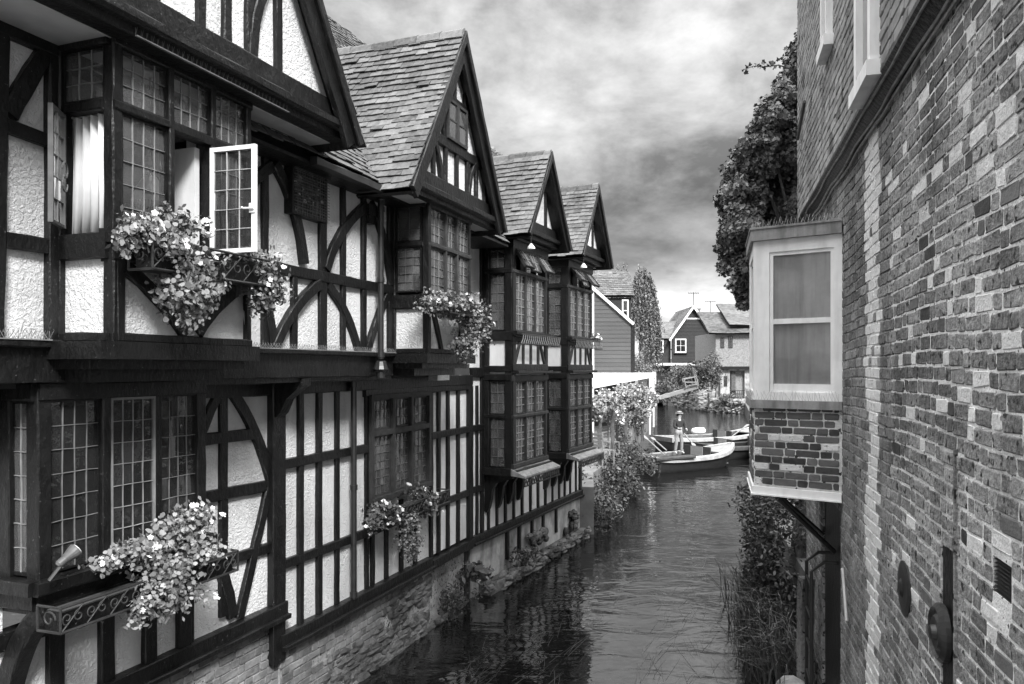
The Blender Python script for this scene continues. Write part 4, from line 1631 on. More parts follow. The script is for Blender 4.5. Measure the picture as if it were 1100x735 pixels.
for k, F, l in ((0, F0, l0), (1, F1, l1), (2, F2, l2)):
    w0, w1 = (.155, .075) if k == 0 else (.12, .12)
    # left of the photo is the far end of the cant
    box(mb, F, 0, w1, zS_ + .03, zH, -.06, .0)
    box(mb, F, l - w0, l, zS_ + .03, zH, -.06, -.001)
    box(mb, F, w1, l - w0, zH - .12, zH, -.06, -.002)
    box(mb, F, w1, l - w0, zS_ + .03, zS_ + .11, -.06, -.002)
    box(mb, F, w1, w1 + .035, zS_ + .11, zH - .12, -.06, -.016)
    box(mb, F, l - w0 - .035, l - w0, zS_ + .11, zH - .12, -.06, -.016)
    box(mb, F, w1 + .035, l - w0 - .035, zH - .155, zH - .12, -.06, -.017)
    zm = zS_ + .78
    box(mb, F, w1 + .035, l - w0 - .035, zm, zm + .05, -.06, -.020)
    box(mb, F, w1 + .035, l - w0 - .035, zS_ + .11, zS_ + .19, -.06, -.022)
mb.build('sash_frame', M_WHITE, ori)
for k, F, l in ((0, F0, l0), (1, F1, l1), (2, F2, l2)):
    w0, w1 = (.155, .075) if k == 0 else (.12, .12)
    g = MB()
    box(g, F, w1 + .03, l - w0 - .03, zS_ + .15, zS_ + .80, -.048, -.044)
    g.build('pane', M_BLIND, ori)
    g = MB()
    box(g, F, w1 + .03, l - w0 - .03, zS_ + .80, zH - .13, -.040, -.036)
    g.build('pane', M_BLIND, ori)
for p, q in (((A1[0] - .12, A1[1] * .72, zA - .06), (A0[0] + .52, .0, 1.95)), ((A1[0] - .06, A1[1] * .72, zA - .06), (A0[0] + .58, .0, 1.95)), ((A2[0], A2[1] * .8, zA - .06), (A2[0], .0, 1.95))):
    mb = MB()
    tube(mb, [p, q], .024, 6)
    mb.build('iron_strut', M_IRON, ori)
mb = MB()
for F, l in ((F0, l0), (F1, l1)):
    for t, n in ((zT, -.01), (zS_ + .03, .03)):
        s = .03
        while s < l:
            for lean in (-.4, .4):
                tube(mb, [F.p(s + R.uniform(-.008, .008), t, n), F.p(s + lean * .04 + R.uniform(-.02, .02), t + R.uniform(.05, .10), n + lean * .04)], .0014, 3, caps=False)
            s += .03
mb.build('bird_spikes', M_STEEL, ori)

# doorway under the oriel: ladder, post, landing stone
def cw(u, n, z):
    q = np.array([1.17, 0]) + PC_e * u + PC_n * n
    return (q[0], q[1], z)


t = tag(empty('iron_ladder', cw(8.2, .22, -.4), HC.rotation_euler[2]), 'narrow iron landing ladder standing in the water under the white oriel window', 'ladder')
mb = MB()
for x in (-.22, .22):
    tube(mb, [(x, 0, 0), (x, 0, 2.15), (x, -.12, 2.25), (x, -.34, 2.25)], .018, 6)
mb.build('side_rail', M_IRON, t)
for i in range(6):
    mb = MB()
    tube(mb, [(-.22, 0, .35 + i * .33), (.22, 0, .35 + i * .33)], .013, 6)
    mb.build('rung', M_IRON, t)
t = tag(empty('mooring_post', cw(9.1, .18, -.8)), 'weathered square wooden post leaning by the brick pier at the water', 'post')
mb = MB()
strip(mb, Fr((0, 0), (1, 0)), [(0, 0), (.03, 2.2)], .15, .07, .14, jit=.008)
mb.build('shaft', M_BRK_D, t)
mb = MB()
stone(mb, (0, 0, 0), (.28, .3, .25))
o = tag(mb.build('landing_stone', M_RENDER), 'pale worn stone block at the foot of the wooden post', 'stone')
o.location = cw(9.0, .3, .05)
# ================================================================== planters, flowers and lamps on the near house
def h1w(s, z, n):
    q = PA.world(s, n)
    return (q[0], q[1], z)


def scroll_rack(name, label, s0, s1, z0, z1, n0, n1, group='scrolled iron window boxes'):
    """an iron window box: tray with a frame of scrolls in front"""
    t = tag(empty(name, h1w(s0, z0, n0), PA.rz), label, 'window box', group)
    L, h, d = s1 - s0, z1 - z0, n1 - n0
    F = Fr((0, 0), (1, 0))
    mb = MB()
    for z in (0, h):
        tube(mb, [F.p(0, z, 0), F.p(0, z, d), F.p(L, z, d), F.p(L, z, 0)], .010, 6)
    for x in (0, L):
        tube(mb, [F.p(x, 0, d), F.p(x, h, d)], .009, 6)
        tube(mb, [F.p(x, 0, 0), F.p(x, h, 0)], .009, 6)
    mb.build('frame', M_IRON, t)
    mb = MB()
    k = max(2, int(round(L / (h * 1.15))))
    for i in range(k):
        c = L * (i + .5) / k
        for sg in (-1, 1):
            pts = []
            for j in range(22):
                q = j / 21
                an = sg * (q * 2.2 * math.pi) + (math.pi / 2 if sg > 0 else -math.pi / 2)
                r = h * .25 * (1 - q * .75)
                pts.append(F.p(c + sg * h * .27 + r * math.cos(an), h / 2 + sg * 0.0 + r * math.sin(an), d))
            tube(mb, pts, .0045, 5)
        tube(mb, [F.p(c - h * .5, h * .05, d), F.p(c, h * .5, d), F.p(c + h * .5, h * .95, d)], .005, 5)
    for x in (0, L):
        Fs = Fr((x, 0), (0, -1), (1, 0))
        pts = []
        for j in range(20):
            q = j / 19
            an = q * 2.2 * math.pi
            r = h * .36 * (1 - q * .75)
            pts.append(Fs.p(d / 2 + r * math.cos(an), h / 2 + r * math.sin(an), 0))
        tube(mb, pts, .006, 5)
    mb.build('scrollwork', M_TIMBER_G, t)
    mb = MB()
    box(mb, F, .03, L - .03, -.005, h * .72, .03, d - .03)
    mb.build('trough', M_TIMBER, t)
    mb = MB()
    box(mb, F, .035, L - .035, h * .72, h * .78, .035, d - .035)
    mb.build('soil', M_SOIL, t)
    return t


def flowers(mb, P, size):
    size0 = size
    for p in P:
        size = size0 * R.uniform(.55, 1.15)
        nrm = Vector((R.uniform(-.5, .5), R.uniform(-1, -.1), R.uniform(-.1, .9))).normalized()
        x = nrm.orthogonal().normalized()
        y = nrm.cross(x)
        c = Vector(p)
        for k in range(5):
            a_ = 2 * math.pi * k / 5
            d = x * math.cos(a_) + y * math.sin(a_)
            e = x * math.cos(a_ + .55) + y * math.sin(a_ + .55)
            g = x * math.cos(a_ - .55) + y * math.sin(a_ - .55)
            mb.add([tuple(c), tuple(c + g * size * .45 + nrm * .003), tuple(c + d * size * .6 + nrm * .006), tuple(c + e * size * .45 + nrm * .003)], [(0, 1, 2, 3)])


def bedding(label, group, plan, base, blobs, P=None, leaf=.042, mat=None, nflow=0, fsize=.04, cat='plant', fl_mat=None, name='flowering_plant', root_rz=None):
    """a plant set out from places of the photograph on a facade: (x, y, rx, ry, w, leaves, flowers)"""
    s, z = plan.px(base[0], base[1], base[2])
    bw = plan.world(s, base[2])
    t = tag(empty(name, (bw[0], bw[1], z), plan.rz), label, cat, group)
    pts, outs, fp = [], [], []
    st = MB()
    for (x, y, rx, ry, w, k, nf) in blobs:
        u, zz = plan.px(x, y, w)
        Y = plan.world(u, w)[1]
        sx = rx * Y / FPX * 1.15
        sz = ry * Y / FPX
        c = (u - s, -(w - base[2]), zz - z)
        k = int(k * 1.2)
        q, d = blob(c, (sx, min(.26, max(.07, sx * .8)), sz), k, .25)
        pts.append(q)
        outs.append(d * .6 + np.array([-.2, -.5, .5]))
        if nf:
            q2, d2 = blob(c, (sx, min(.28, max(.08, sx * .85)), sz), nf * 3, .82)
            good = q2[(d2[:, 1] < .2)][:nf]
            for g in good:
                for _ in range(R.randint(1, 4)):
                    fp.append((g[0] + R.gauss(0, .018), g[1] + R.gauss(0, .015) - .01, g[2] + R.gauss(0, .018)))
        for _ in range(5):
            i = R.randrange(len(q))
            m = (np.array(c) + q[i]) / 2 + np.array([0, 0, .04])
            tube(st, [(c[0] * .5, 0.0, 0.02), tuple(m), tuple(q[i])], .004, 4, caps=False)
    st.build('stem', M_STEM, t)
    PP, OO = np.concatenate(pts), np.concatenate(outs)
    m_ = NR.random(len(PP)) < .72
    leafmesh('foliage', mat or M_LEAF_P, t, PP[m_], leaf, OO[m_], .45)
    leafmesh('trailing_foliage', M_LEAF, t, PP[~m_] * np.array([1.08, 1.05, 1.1]), leaf * .95, OO[~m_], .3, 'oval', droop=.6)
    if fp:
        mb = MB()
        flowers(mb, fp, fsize)
        mb.build('blossom', fl_mat or M_PETAL, t)
    return t


GRK = 'scrolled iron window boxes'
# under the near bay
r0, rz0 = a(50, 652, .55)
r1, rz1 = a(243, 590, .58)
scroll_rack('window_box', 'long scrolled iron window box under the nearest ground floor window, with a trailing plant', 5.46, 7.12, 2.11, 2.27, .44, .64)
scroll_rack('window_box', 'scrolled iron window box under the open upper window with the white casement', 5.72, 7.02, 4.44, 4.64, WO + .10, WO + .30)
scroll_rack('window_box', 'dark iron window box under the second upper oriel, nearly hidden by its plant', q0 + .02, q1 + .05, 4.46, 4.62, WO + .10, WO + .30)
scroll_rack('window_box', 'scrolled iron window box under the ground floor window of six lights', gw0 - .05, gw1 + .12, 1.86, 2.03, .10, .30)
GPL = 'flowering plants in window boxes'
bedding('large pale leaved trailing plant spilling from the window box below the nearest ground floor window', GPL, PA, (185, 600, .6),
        [(190, 572, 30, 22, .58, 500, 3), (212, 556, 20, 16, .58, 260, 8), (150, 590, 34, 13, .58, 330, 4), (112, 606, 16, 9, .58, 120, 3), (175, 615, 32, 28, .64, 900, 2), (180, 640, 34, 22, .66, 700, 1), (150, 655, 12, 16, .66, 130, 1), (205, 590, 28, 22, .62, 420, 4)], leaf=.036)
bedding('long trailing white flowered plant hanging below the open white casement', GPL, PA, (190, 272, WO + .2),
        [(150, 250, 24, 17, WO + .2, 360, 4), (190, 240, 30, 14, WO + .2, 420, 9), (178, 262, 30, 22, WO + .24, 520, 3), (203, 292, 34, 28, WO + .28, 900, 2), (201, 322, 29, 24, WO + .30, 640, 1), (205, 342, 13, 12, WO + .30, 140, 0), (137, 262, 10, 18, WO + .22, 120, 1)], leaf=.036)
bedding('bushy trailing plant at the right end of the box below the open white casement', GPL, PA, (270, 285, WO + .15),
        [(276, 285, 25, 22, WO + .2, 640, 4), (286, 308, 24, 22, WO + .22, 620, 1), (258, 274, 18, 10, WO + .2, 180, 2), (281, 328, 15, 11, WO + .22, 180, 0)], leaf=.036)
bedding('full pale plant with white flowers spilling from the second upper oriel', GPL, PA, (485, 345, WO + .2),
        [(468, 326, 20, 14, WO + .2, 420, 5), (490, 330, 24, 16, WO + .2, 520, 6), (508, 350, 20, 26, WO + .22, 800, 2), (500, 372, 16, 16, WO + .24, 380, 1), (520, 352, 9, 14, WO + .2, 180, 1)], leaf=.036)
bedding('dark leaved plant with round white flowers at the left of the six light window', GPL, PA, (413, 560, .2),
        [(412, 552, 20, 14, .22, 420, 12), (400, 562, 8, 12, .22, 120, 3)], leaf=.05, mat=M_LEAF, fsize=.05)
bedding('pale trailing plant hanging from the middle of the box at the six light window', GPL, PA, (440, 560, .22),
        [(437, 557, 16, 14, .24, 420, 1), (441, 580, 17, 18, .26, 560, 0), (443, 596, 8, 7, .26, 90, 0)], leaf=.032)
bedding('upright leafy plant with a few white flowers at the right of the six light window', GPL, PA, (458, 545, .2),
        [(455, 542, 17, 13, .22, 380, 7), (452, 530, 12, 9, .22, 160, 2)], leaf=.045, mat=M_LEAF, fsize=.045)
bedding('tiny flowering plant in the balconette of the last glazed bay', GPL, PB, (640, 363, WB + .1),
        [(640, 363, 7, 4, WB + .1, 120, 6)], leaf=.04, fsize=.05)


def floodlight(label, s, z, n, head, look):
    t = tag(empty('floodlight', h1w(s, z, n), PA.rz), label, 'spotlight')
    mb = MB()
    tube(mb, [(0, 0, 0), (head[0] * .6, head[1] * .6, head[2] * .6), head], .014, 6)
    mb.build('bracket', M_IRON, t)
    lk = Vector(look).normalized()
    mb = MB()
    o = Vector(head)
    lathe(mb, o - lk * .08, lk, [(.016, 0), (.026, .015), (.028, .06), (.044, .115), (.05, .145), (.046, .15)], 16)
    mb.build('lamp_housing', M_LEAD_D, t)
    mb = MB()
    lathe(mb, o + lk * .0665, lk, [(.043, 0), (.038, .010), (.0, .014)], 16)
    mb.build('lens', M_LAMPG, t)


floodlight('metal spotlight on the corner of the nearest bay window, tilted upward', 5.50, 2.42, bn + .15, (.12, -.02, .13), (.8, -.2, .55))
u_, z_ = a(218, 558, .5)
floodlight('round spotlight beside the white flowers at the end of the nearest window box', u_, z_ - .16, .36, (.0, -.14, .16), (-.1, -1, .45))
u_, z_ = a(440, 524, .25)
floodlight('small spotlight standing above the box of the six light window', u_, z_ - .14, .08, (.02, -.12, .12), (0, -.5, 1))

# curtain in the open return light, lamp shade and pale cloth inside
t = tag(empty('curtain', h1w(o0 + .06, 4.70, WJ + .07), PA.rz), 'pale gathered curtain hanging in the open side light of the near oriel', 'curtain')
mb = MB()
k = 40
v, f = [], []
for i in range(k + 1):
    s = i / k
    for z in (0, .4, .78):
        v.append((.025 * math.sin(s * 34 + z) + .012 * math.sin(s * 71), -.0 - s * .40, z))
for i in range(k):
    for j in range(2):
        f.append((i * 3 + j, (i + 1) * 3 + j, (i + 1) * 3 + j + 1, i * 3 + j + 1))
mb.add(v, f)
o = mb.build('cloth', M_CURT, t, smooth=True)
md = o.modifiers.new('thick', 'SOLIDIFY')
md.thickness = .004
mb = MB()
tube(mb, [(0, 0, .79), (0, -.40, .79)], .008, 6)
mb.build('curtain_rail', M_STEEL, t)
t = tag(empty('pendant_lamp', h1w((m1 + m2) / 2 - .08, 5.02, WO - .30), PA.rz), 'fringed pale lampshade hanging inside the open upper window', 'lamp')
mb = MB()
lathe(mb, (0, 0, 0), (0, 0, 1), [(.13, .0), (.125, .03), (.09, .12), (.045, .19), (.02, .20)], 18)
mb.build('lamp_shade', M_CURT, t)
mb = MB()
for i in range(36):
    an = 2 * math.pi * i / 36
    tube(mb, [(.13 * math.cos(an), .13 * math.sin(an), .0), (.13 * math.cos(an), .13 * math.sin(an), -.05)], .004, 4)
mb.build('fringe', M_BLIND, t)
mb = MB()
tube(mb, [(0, 0, .2), (0, 0, .95)], .006, 5)
mb.build('flex', M_IRON, t)
mb = MB()
box(mb, FW, m2 - .10, m2 - .05, 4.60, 5.46, WO - .40, WO - .06)
mb.build('pale_reveal', M_SMOOTH, H1)

# weeds that root in the footing
def tuft(label, pos, r, k, leaf, mat, name='fern', shape='oval', cat='plant', group=None, droop=.3):
    t = tag(empty(name, pos), label, cat, group)
    q, d = blob((0, 0, r[2] * .7), r, k, .2)
    leafmesh('foliage', mat, t, q, leaf, d + np.array([0, 0, .5]), .4, shape, droop=droop)
    mb = MB()
    for _ in range(9):
        i = R.randrange(k)
        tube(mb, [(0, 0, -.05), tuple(q[i] * .5 + np.array([0, 0, .05])), tuple(q[i])], .006, 4, caps=False)
    mb.build('stem', M_STEM, t)
    return t


GW = 'weeds growing on the footing'
c = PA.world(12.6, .05)
tuft('low dark weeds on the footing beyond the stone buttress', (c[0], c[1], .05), (.5, .3, .30), 600, .05, M_LEAF_D, 'weed_clump', group=GW)
c = PA.world(13.3, .18)
tuft('bright leafy fern jutting from the footing below the first glazed bay', (c[0], c[1], .40), (.30, .26, .16), 260, .10, M_LEAF, 'fern', group=GW)
c = PB.world(1.6, .30)
tuft('small weed on the rubble ledge below the first glazed bay', (c[0], c[1], .25), (.35, .2, .2), 260, .06, M_LEAF, 'weed_clump', group=GW)

# ================================================================== banks
def land(name, pts, z, mat):
    mb = MB()
    k = len(pts)
    mb.add([(x, y, -1.29) for x, y in pts] + [(x, y, z) for x, y in pts], [tuple(range(k))[::-1], tuple(range(k, 2 * k))] + [(i, (i + 1) % k, (i + 1) % k + k, i + k) for i in range(k)])
    return tag(mb.build(name, mat), kind='structure')


e2 = PB.world(E2 - .02, .3)
land('terrace', [(e2[0] - .9, e2[1] + .1), (e2[0] + .05, e2[1] + .1), (2.1, 20), (3.2, 23.6), (4.2, 27), (5.3, 34), (8.3, 47), (11, 60), (14.3, 85), (14, 140), (-60, 140), (-60, 24), (-4, 22)], 1.08, M_DECK)
land('bank', [(4.1, 10.7), (4.8, 14), (6.6, 21), (9.8, 31), (14, 45), (19, 63), (14.6, 85), (14.6, 140), (90, 140), (90, 10.7)], .9, M_EARTH)

# ---- shrubs and trees
GB = 'bushes along the banks'


def bush(label, c, r, k, leaf, mat=None, name='bush', group=GB, shape='oval', lumps=5, cat='bush', flat=.4):
    t = tag(empty(name, (c[0], c[1], c[2] - r[2])), label, cat, group)
    pts, outs = [], []
    for i in range(lumps):
        o = np.array([R.uniform(-.5, .5) * r[0], R.uniform(-.5, .5) * r[1], R.uniform(-.45, .5) * r[2]]) * (0 if lumps == 1 else 1)
        sc = R.uniform(.45, .7) if lumps > 1 else 1
        q, d = blob(np.array([0, 0, r[2]]) + o, np.array(r) * sc, k // lumps, .5)
        pts.append(q)
        outs.append(d + np.array([0, 0, .35]))
    P = np.concatenate(pts)
    O = np.concatenate(outs)
    ok = P[:, 2] > -.35
    P, O = P[ok], O[ok]
    leafmesh('foliage', mat or M_LEAF, t, P, leaf, O, flat, shape)
    mb = MB()
    for _ in range(7):
        i = R.randrange(len(P))
        tube(mb, [(R.uniform(-.1, .1), R.uniform(-.1, .1), -.15), (P[i][0] * .4, P[i][1] * .4, P[i][2] * .6), tuple(P[i] * .92)], .03, 5, r1=.008)
    mb.build('branch', M_BARK, t)
    return t


# left bank, hanging over the water below the terrace
bush('ragged grassy bush hanging into the water beside the timber house', (1.85, 18.7, .7), (.72, 1.0, .85), 2600, .08, M_LEAF)
bush('dark bush over the water in the middle of the terrace wall', (2.85, 21.4, .65), (.78, 1.4, .85), 2600, .085, M_LEAF_D)
bush('light bush over the water nearest the moored boat', (3.75, 24.6, .7), (.75, 1.5, .8), 2600, .085, M_LEAF_D)
bush('flowering shrub standing on the terrace behind the boat stern', (3.75, 26.6, 1.75), (.5, .7, .75), 1500, .08, M_LEAF_P, name='shrub', cat='shrub')
bush('tall dark shrub in a pot on the terrace by the boats', (4.85, 30.0, 2.0), (.42, .42, 1.0), 1100, .08, M_LEAF_D, name='shrub', cat='shrub')
bush('feathery pale shrub between the tall dark shrub and the pergola', (4.3, 30.4, 2.0), (.6, .6, .9), 1100, .08, M_LEAF_P, name='shrub', cat='shrub')
bush('small bush pressed against the end wall of the farther timber house', (1.35, 17.75, .7), (.5, .45, .7), 1300, .08, M_LEAF_D)
# right bank
bush('dark bush at the foot of the brick pier on the right bank', (4.15, 12.2, .9), (.5, 1.1, 1.1), 2600, .07, M_LEAF_D)
bush('dense bush on the right bank, seen under the white oriel', (5.35, 15.8, 1.0), (.75, 1.6, 1.15), 2600, .08, M_LEAF_D)
bush('bush trailing into the water farther along the right bank', (7.35, 20.2, .5), (.7, 1.9, .75), 2000, .09, M_LEAF_D)
# reeds in the shallows
for i, (x, y, lab) in enumerate(((3.40, 9.5, 'long bladed reeds in the shallows at the foot of the brick wall'), (3.62, 10.9, 'dark reeds behind the nearest reeds on the right'), (4.1, 12.6, 'reeds at the water edge below the dense right bank bush'))):
    t = tag(empty('reed_clump', (x, y, -.1)), lab, 'reeds', 'reed clumps in the shallows')
    mb = MB()
    for _ in range(420):
        bx, by = R.gauss(0, .20), R.gauss(0, .38)
        h = R.uniform(.5, 1.3)
        lx, ly = R.gauss(-.16, .28), R.gauss(-.05, .3)
        pts = [(bx + lx * q ** 2 * h, by + ly * q ** 2 * h, h * (q - .42 * q ** 3)) for q in (0, .35, .7, 1)]
        w = R.uniform(.006, .012)
        ax = R.uniform(0, 6)
        dx, dy = math.cos(ax) * w, math.sin(ax) * w
        v = []
        for j, p in enumerate(pts):
            f_ = 1 - (j / 3) ** 2 * .9
            v += [(p[0] - dx * f_, p[1] - dy * f_, p[2]), (p[0] + dx * f_, p[1] + dy * f_, p[2])]
        mb.add(v, [(0, 1, 3, 2), (2, 3, 5, 4), (4, 5, 7, 6)])
    mb.build('blades', G('reed_blade_%s' % 'abc'[i], .02, .11, .5, 8, island=.8), t)

# ivy on the end of the brick building
t = tag(empty('ivy', (4.45, 11.9, .9)), 'great mass of ivy hanging over the water at the end of the tall brick building', 'ivy')
pts, outs = [], []
ivl = [(858, 60, 8, 26), (850, 95, 14, 22), (838, 115, 18, 20), (850, 130, 18, 24), (826, 135, 20, 22), (845, 165, 24, 26), (815, 165, 22, 24), (800, 190, 22, 24), (830, 195, 30, 26), (855, 190, 16, 30), (795, 215, 22, 24), (820, 225, 30, 26), (850, 228, 20, 26), (797, 245, 20, 22), (820, 255, 26, 24), (795, 275, 18, 20), (812, 285, 22, 22), (802, 304, 14, 16), (806, 322, 10, 10), (786, 262, 12, 16)]
for x, y, rx, ry in ivl:
    Yd = 11.9 + R.uniform(-.5, .7)
    c = at(x, y, Yd) - Vector((4.45, 11.9, .9))
    q, d = blob(tuple(c), (rx * Yd / FPX, .55, ry * Yd / FPX), int(26 * rx * ry / 22 * 6.5), .5)
    pts.append(q)
    outs.append(d + np.array([-.2, -.4, .5]))
P, O = np.concatenate(pts), np.concatenate(outs)
wall_x = 1.17 + KC * (P[:, 1] + 11.9) - 4.45
ok = ~((P[:, 1] + 11.9 < 10.3) & (P[:, 0] > wall_x - .05))
leafmesh('foliage', M_IVY, t, P[ok], .066, O[ok], .45, 'ivy')
mb = MB()
for k in range(9):
    i = R.randrange(len(P))
    tube(mb, [(R.uniform(-.1, .1), R.uniform(-.1, .1), -.2), (.1, 0, 2.2), (P[i][0] * .5 + .1, P[i][1] * .5, P[i][2] * .7 + .6), tuple(P[i])], .06, 6, r1=.015)
mb.build('stem', M_BARK, t)
# a loose shoot against the sky
sh = [at(x, y, 11.7) - Vector((4.45, 11.9, .9)) for x, y in ((850, 74), (836, 70), (822, 72), (810, 71), (798, 75))]
mb = MB()
tube(mb, [tuple(p) for p in sh], .012, 5, r1=.004)
mb.build('shoot', M_BARK, t)
q = np.array([tuple(sh[i // 12 if i // 12 < 4 else 3].lerp(sh[min(4, i // 12 + 1)], (i % 12) / 12)) for i in range(48)]) + NR.normal(size=(48, 3)) * .035
leafmesh('shoot_leaves', M_IVY, t, q, .075, None, .4, 'ivy')

# ================================================================== terrace furniture
t = tag(empty('canopy', (4.2, 30.5, 1.08)), 'white flat canopy roof over the terrace below the dark boarded house', 'canopy')
mb = MB()
o = np.array([4.2, 30.5, 1.08])
qa, qb, qc, qd = [np.array(at(x, y, Y)) - o for x, y, Y in ((637, 416, 30.0), (698, 404.5, 32.0), (702, 400.6, 36.0), (632, 400.6, 36.0))]
th = np.array([0, 0, -.06])
mb.add([tuple(p) for p in (qa, qb, qc, qd)] + [tuple(p + th) for p in (qa, qb, qc, qd)], [(0, 1, 2, 3), (7, 6, 5, 4), (0, 4, 5, 1), (1, 5, 6, 2), (2, 6, 7, 3), (3, 7, 4, 0)])
mb.build('roof', M_CREAM, t)
mb = MB()
sb = qb + np.array([.0, .0, -.07])
sc_ = qc + np.array([.0, .0, -.07])
mb.add([tuple(sb), tuple(sc_), tuple(sc_ + np.array([0, 0, -.95])), tuple(sb + np.array([0, 0, -.75]))] + [tuple(p + np.array([.03, 0, 0])) for p in (sb, sc_, sc_ + np.array([0, 0, -.95]), sb + np.array([0, 0, -.75]))],
       [(0, 1, 2, 3), (7, 6, 5, 4), (0, 4, 5, 1), (1, 5, 6, 2), (2, 6, 7, 3), (3, 7, 4, 0)])
mb.build('side_curtain', M_CREAM, t)
for p in (qa, qb, qc, qd):
    mb = MB()
    tube(mb, [(p[0], p[1], -.05), (p[0], p[1], p[2] - .06)], .04, 8)
    mb.build('post', M_WHITE, t)
# pergola with the pale climbing plant
t = tag(empty('pergola', (3.0, 25.0, 1.08)), 'dark timber pergola of slim posts on the terrace edge', 'pergola')
pps = [(x, Y) for x, Y in ((644, 21.6), (658, 23.0), (672, 25.2), (664, 27.6), (690, 28.5))]
for x, Y in pps:
    p = at(x, 395, Y)
    mb = MB()
    strip(mb, Fr((p.x - 3.0, p.y - 25.0), (1, 0)), [(0, 0), (.02, 1.75)], .09, .045, .09)
    mb.build('post', M_BARK, t)
for i in range(4):
    p, q = at(pps[i][0], 395, pps[i][1]), at(pps[i + 1][0], 395, pps[i + 1][1])
    mb = MB()
    tube(mb, [(p.x - 3, p.y - 25, 1.72), (q.x - 3, q.y - 25, 1.72)], .05, 4)
    mb.build('beam', M_BARK, t)
t = tag(empty('climbing_plant', (3.0, 25.0, 1.1)), 'pale flowering climber spread along the top of the pergola', 'climber')
pts, outs, fp = [], [], []
for x, y, rx, ry, Y, k in ((640, 438, 9, 14, 21.5, 600), (652, 432, 14, 14, 22.5, 800), (668, 428, 16, 13, 24.5, 900), (684, 425, 16, 13, 26.5, 900), (697, 428, 11, 12, 28, 600), (660, 445, 12, 10, 23.5, 500), (690, 443, 9, 10, 27.5, 350), (674, 418, 12, 7, 25.5, 400)):
    c = at(x, y, Y) - Vector((3.0, 25.0, 1.1))
    q, d = blob(tuple(c), (rx * Y / FPX, .6, ry * Y / FPX), k, .4)
    pts.append(q)
    outs.append(d + np.array([0, -.3, .5]))
    q2, d2 = blob(tuple(c), (rx * Y / FPX, .62, ry * Y / FPX), 16, .95)
    fp += [tuple(p) for p in q2]
leafmesh('foliage', M_LEAF_P, t, np.concatenate(pts), .10, np.concatenate(outs), .4, 'oval')
mb = MB()
flowers(mb, fp, .07)
mb.build('blossom', M_PETAL, t)
for x, Y in pps:
    p = at(x, 395, Y) - Vector((3.0, 25.0, 0))
    mb = MB()
    tube(mb, [(p.x + .06, p.y - .05, 0), (p.x - .06, p.y - .06, .8), (p.x + .05, p.y - .05, 1.7)], .02, 5)
    mb.build('stem', M_BARK, t)
# posts, chairs and planters on the terrace
def slat_chair(label, c, rz):
    t = tag(empty('terrace_chair', c, rz), label, 'chair')
    mb = MB()
    for i in range(5):
        box(mb, FW, -.22, .22, .44, .46, -.2 + i * .085, -.2 + i * .085 + .06)
    mb.build('seat', M_WOOD, t)
    mb = MB()
    for i in range(4):
        box(mb, FW, -.22, .22, .55 + i * .1, .62 + i * .1, -.24, -.22)
    mb.build('backrest', M_WOOD, t)
    for sx in (-.21, .21):
        for n, h in ((-.22, .95), (.2, .44)):
            mb = MB()
            tube(mb, [(sx, -n, 0), (sx, -n, h)], .022, 5)
            mb.build('leg', M_WOOD, t)


p = at(648, 470, 21.3)
slat_chair('slatted wooden chair on the terrace beside the last glazed bay', (p.x, p.y, 1.08), 2.2)
p = at(655, 470, 23.6)
slat_chair('second slatted chair standing farther along the terrace', (p.x, p.y, 1.08), .8)
p = at(663, 455, 24.8)
t = tag(empty('lantern_post', (p.x, p.y, 1.08)), 'slim dark lantern post with a round cap on the terrace', 'lantern')
mb = MB()
tube(mb, [(0, 0, 0), (0, 0, 1.25)], .03, 8)
mb.build('post', M_IRON, t)
mb = MB()
lathe(mb, (0, 0, 1.25), (0, 0, 1), [(.05, 0), (.14, .05), (.15, .2), (.05, .3), (.02, .34)], 12)
mb.build('lantern', M_ZINC, t)
# ================================================================== the far houses
def facew(root, pts, n0, n1, name, mat):
    mb = MB()
    prism(mb, FW, pts, n0, n1)
    return mb.build(name, mat, root)


def boards(root, pts, n, name, mat, pitch=.19, lap=.016):
    """lapped boards that fill a polygon, each cut to the outline"""
    P = [np.array(p, float) for p in pts]
    z0, z1 = min(p[1] for p in P), max(p[1] for p in P)

    def span(z):
        xs = []
        for i in range(len(P)):
            a_, b_ = P[i], P[(i + 1) % len(P)]
            if (a_[1] - z) * (b_[1] - z) < 0:
                xs.append(a_[0] + (b_[0] - a_[0]) * (z - a_[1]) / (b_[1] - a_[1]))
        return (min(xs), max(xs)) if len(xs) > 1 else None
    mb = MB()
    z = z0
    while z < z1 - .02:
        lo, hi = span(z + .004), span(min(z + pitch, z1) - .004)
        zt = min(z + pitch, z1)
        if lo and hi:
            e = R.uniform(-.004, .004)
            v = [FW.p(lo[0], z, n + lap + e), FW.p(lo[1], z, n + lap + e), FW.p(hi[1], zt, n), FW.p(hi[0], zt, n), FW.p(lo[0], z, n - .02), FW.p(lo[1], z, n - .02)]
            mb.add(v, [(0, 1, 2, 3), (4, 5, 1, 0)])
        z += pitch
    return mb.build(name, mat, root)


def sash(root, s0, s1, z0, z1, n, cols=2, rows=2, fm=None, fw=.07, glass=None):
    return leaded(root, FW, s0, s1, z0, z1, n + .05, cols, rows, fw=fw, fm=fm or M_WHITE, lead=fm or M_WHITE, lw=.035, depth=.08, glass=glass or M_GLASS_D)


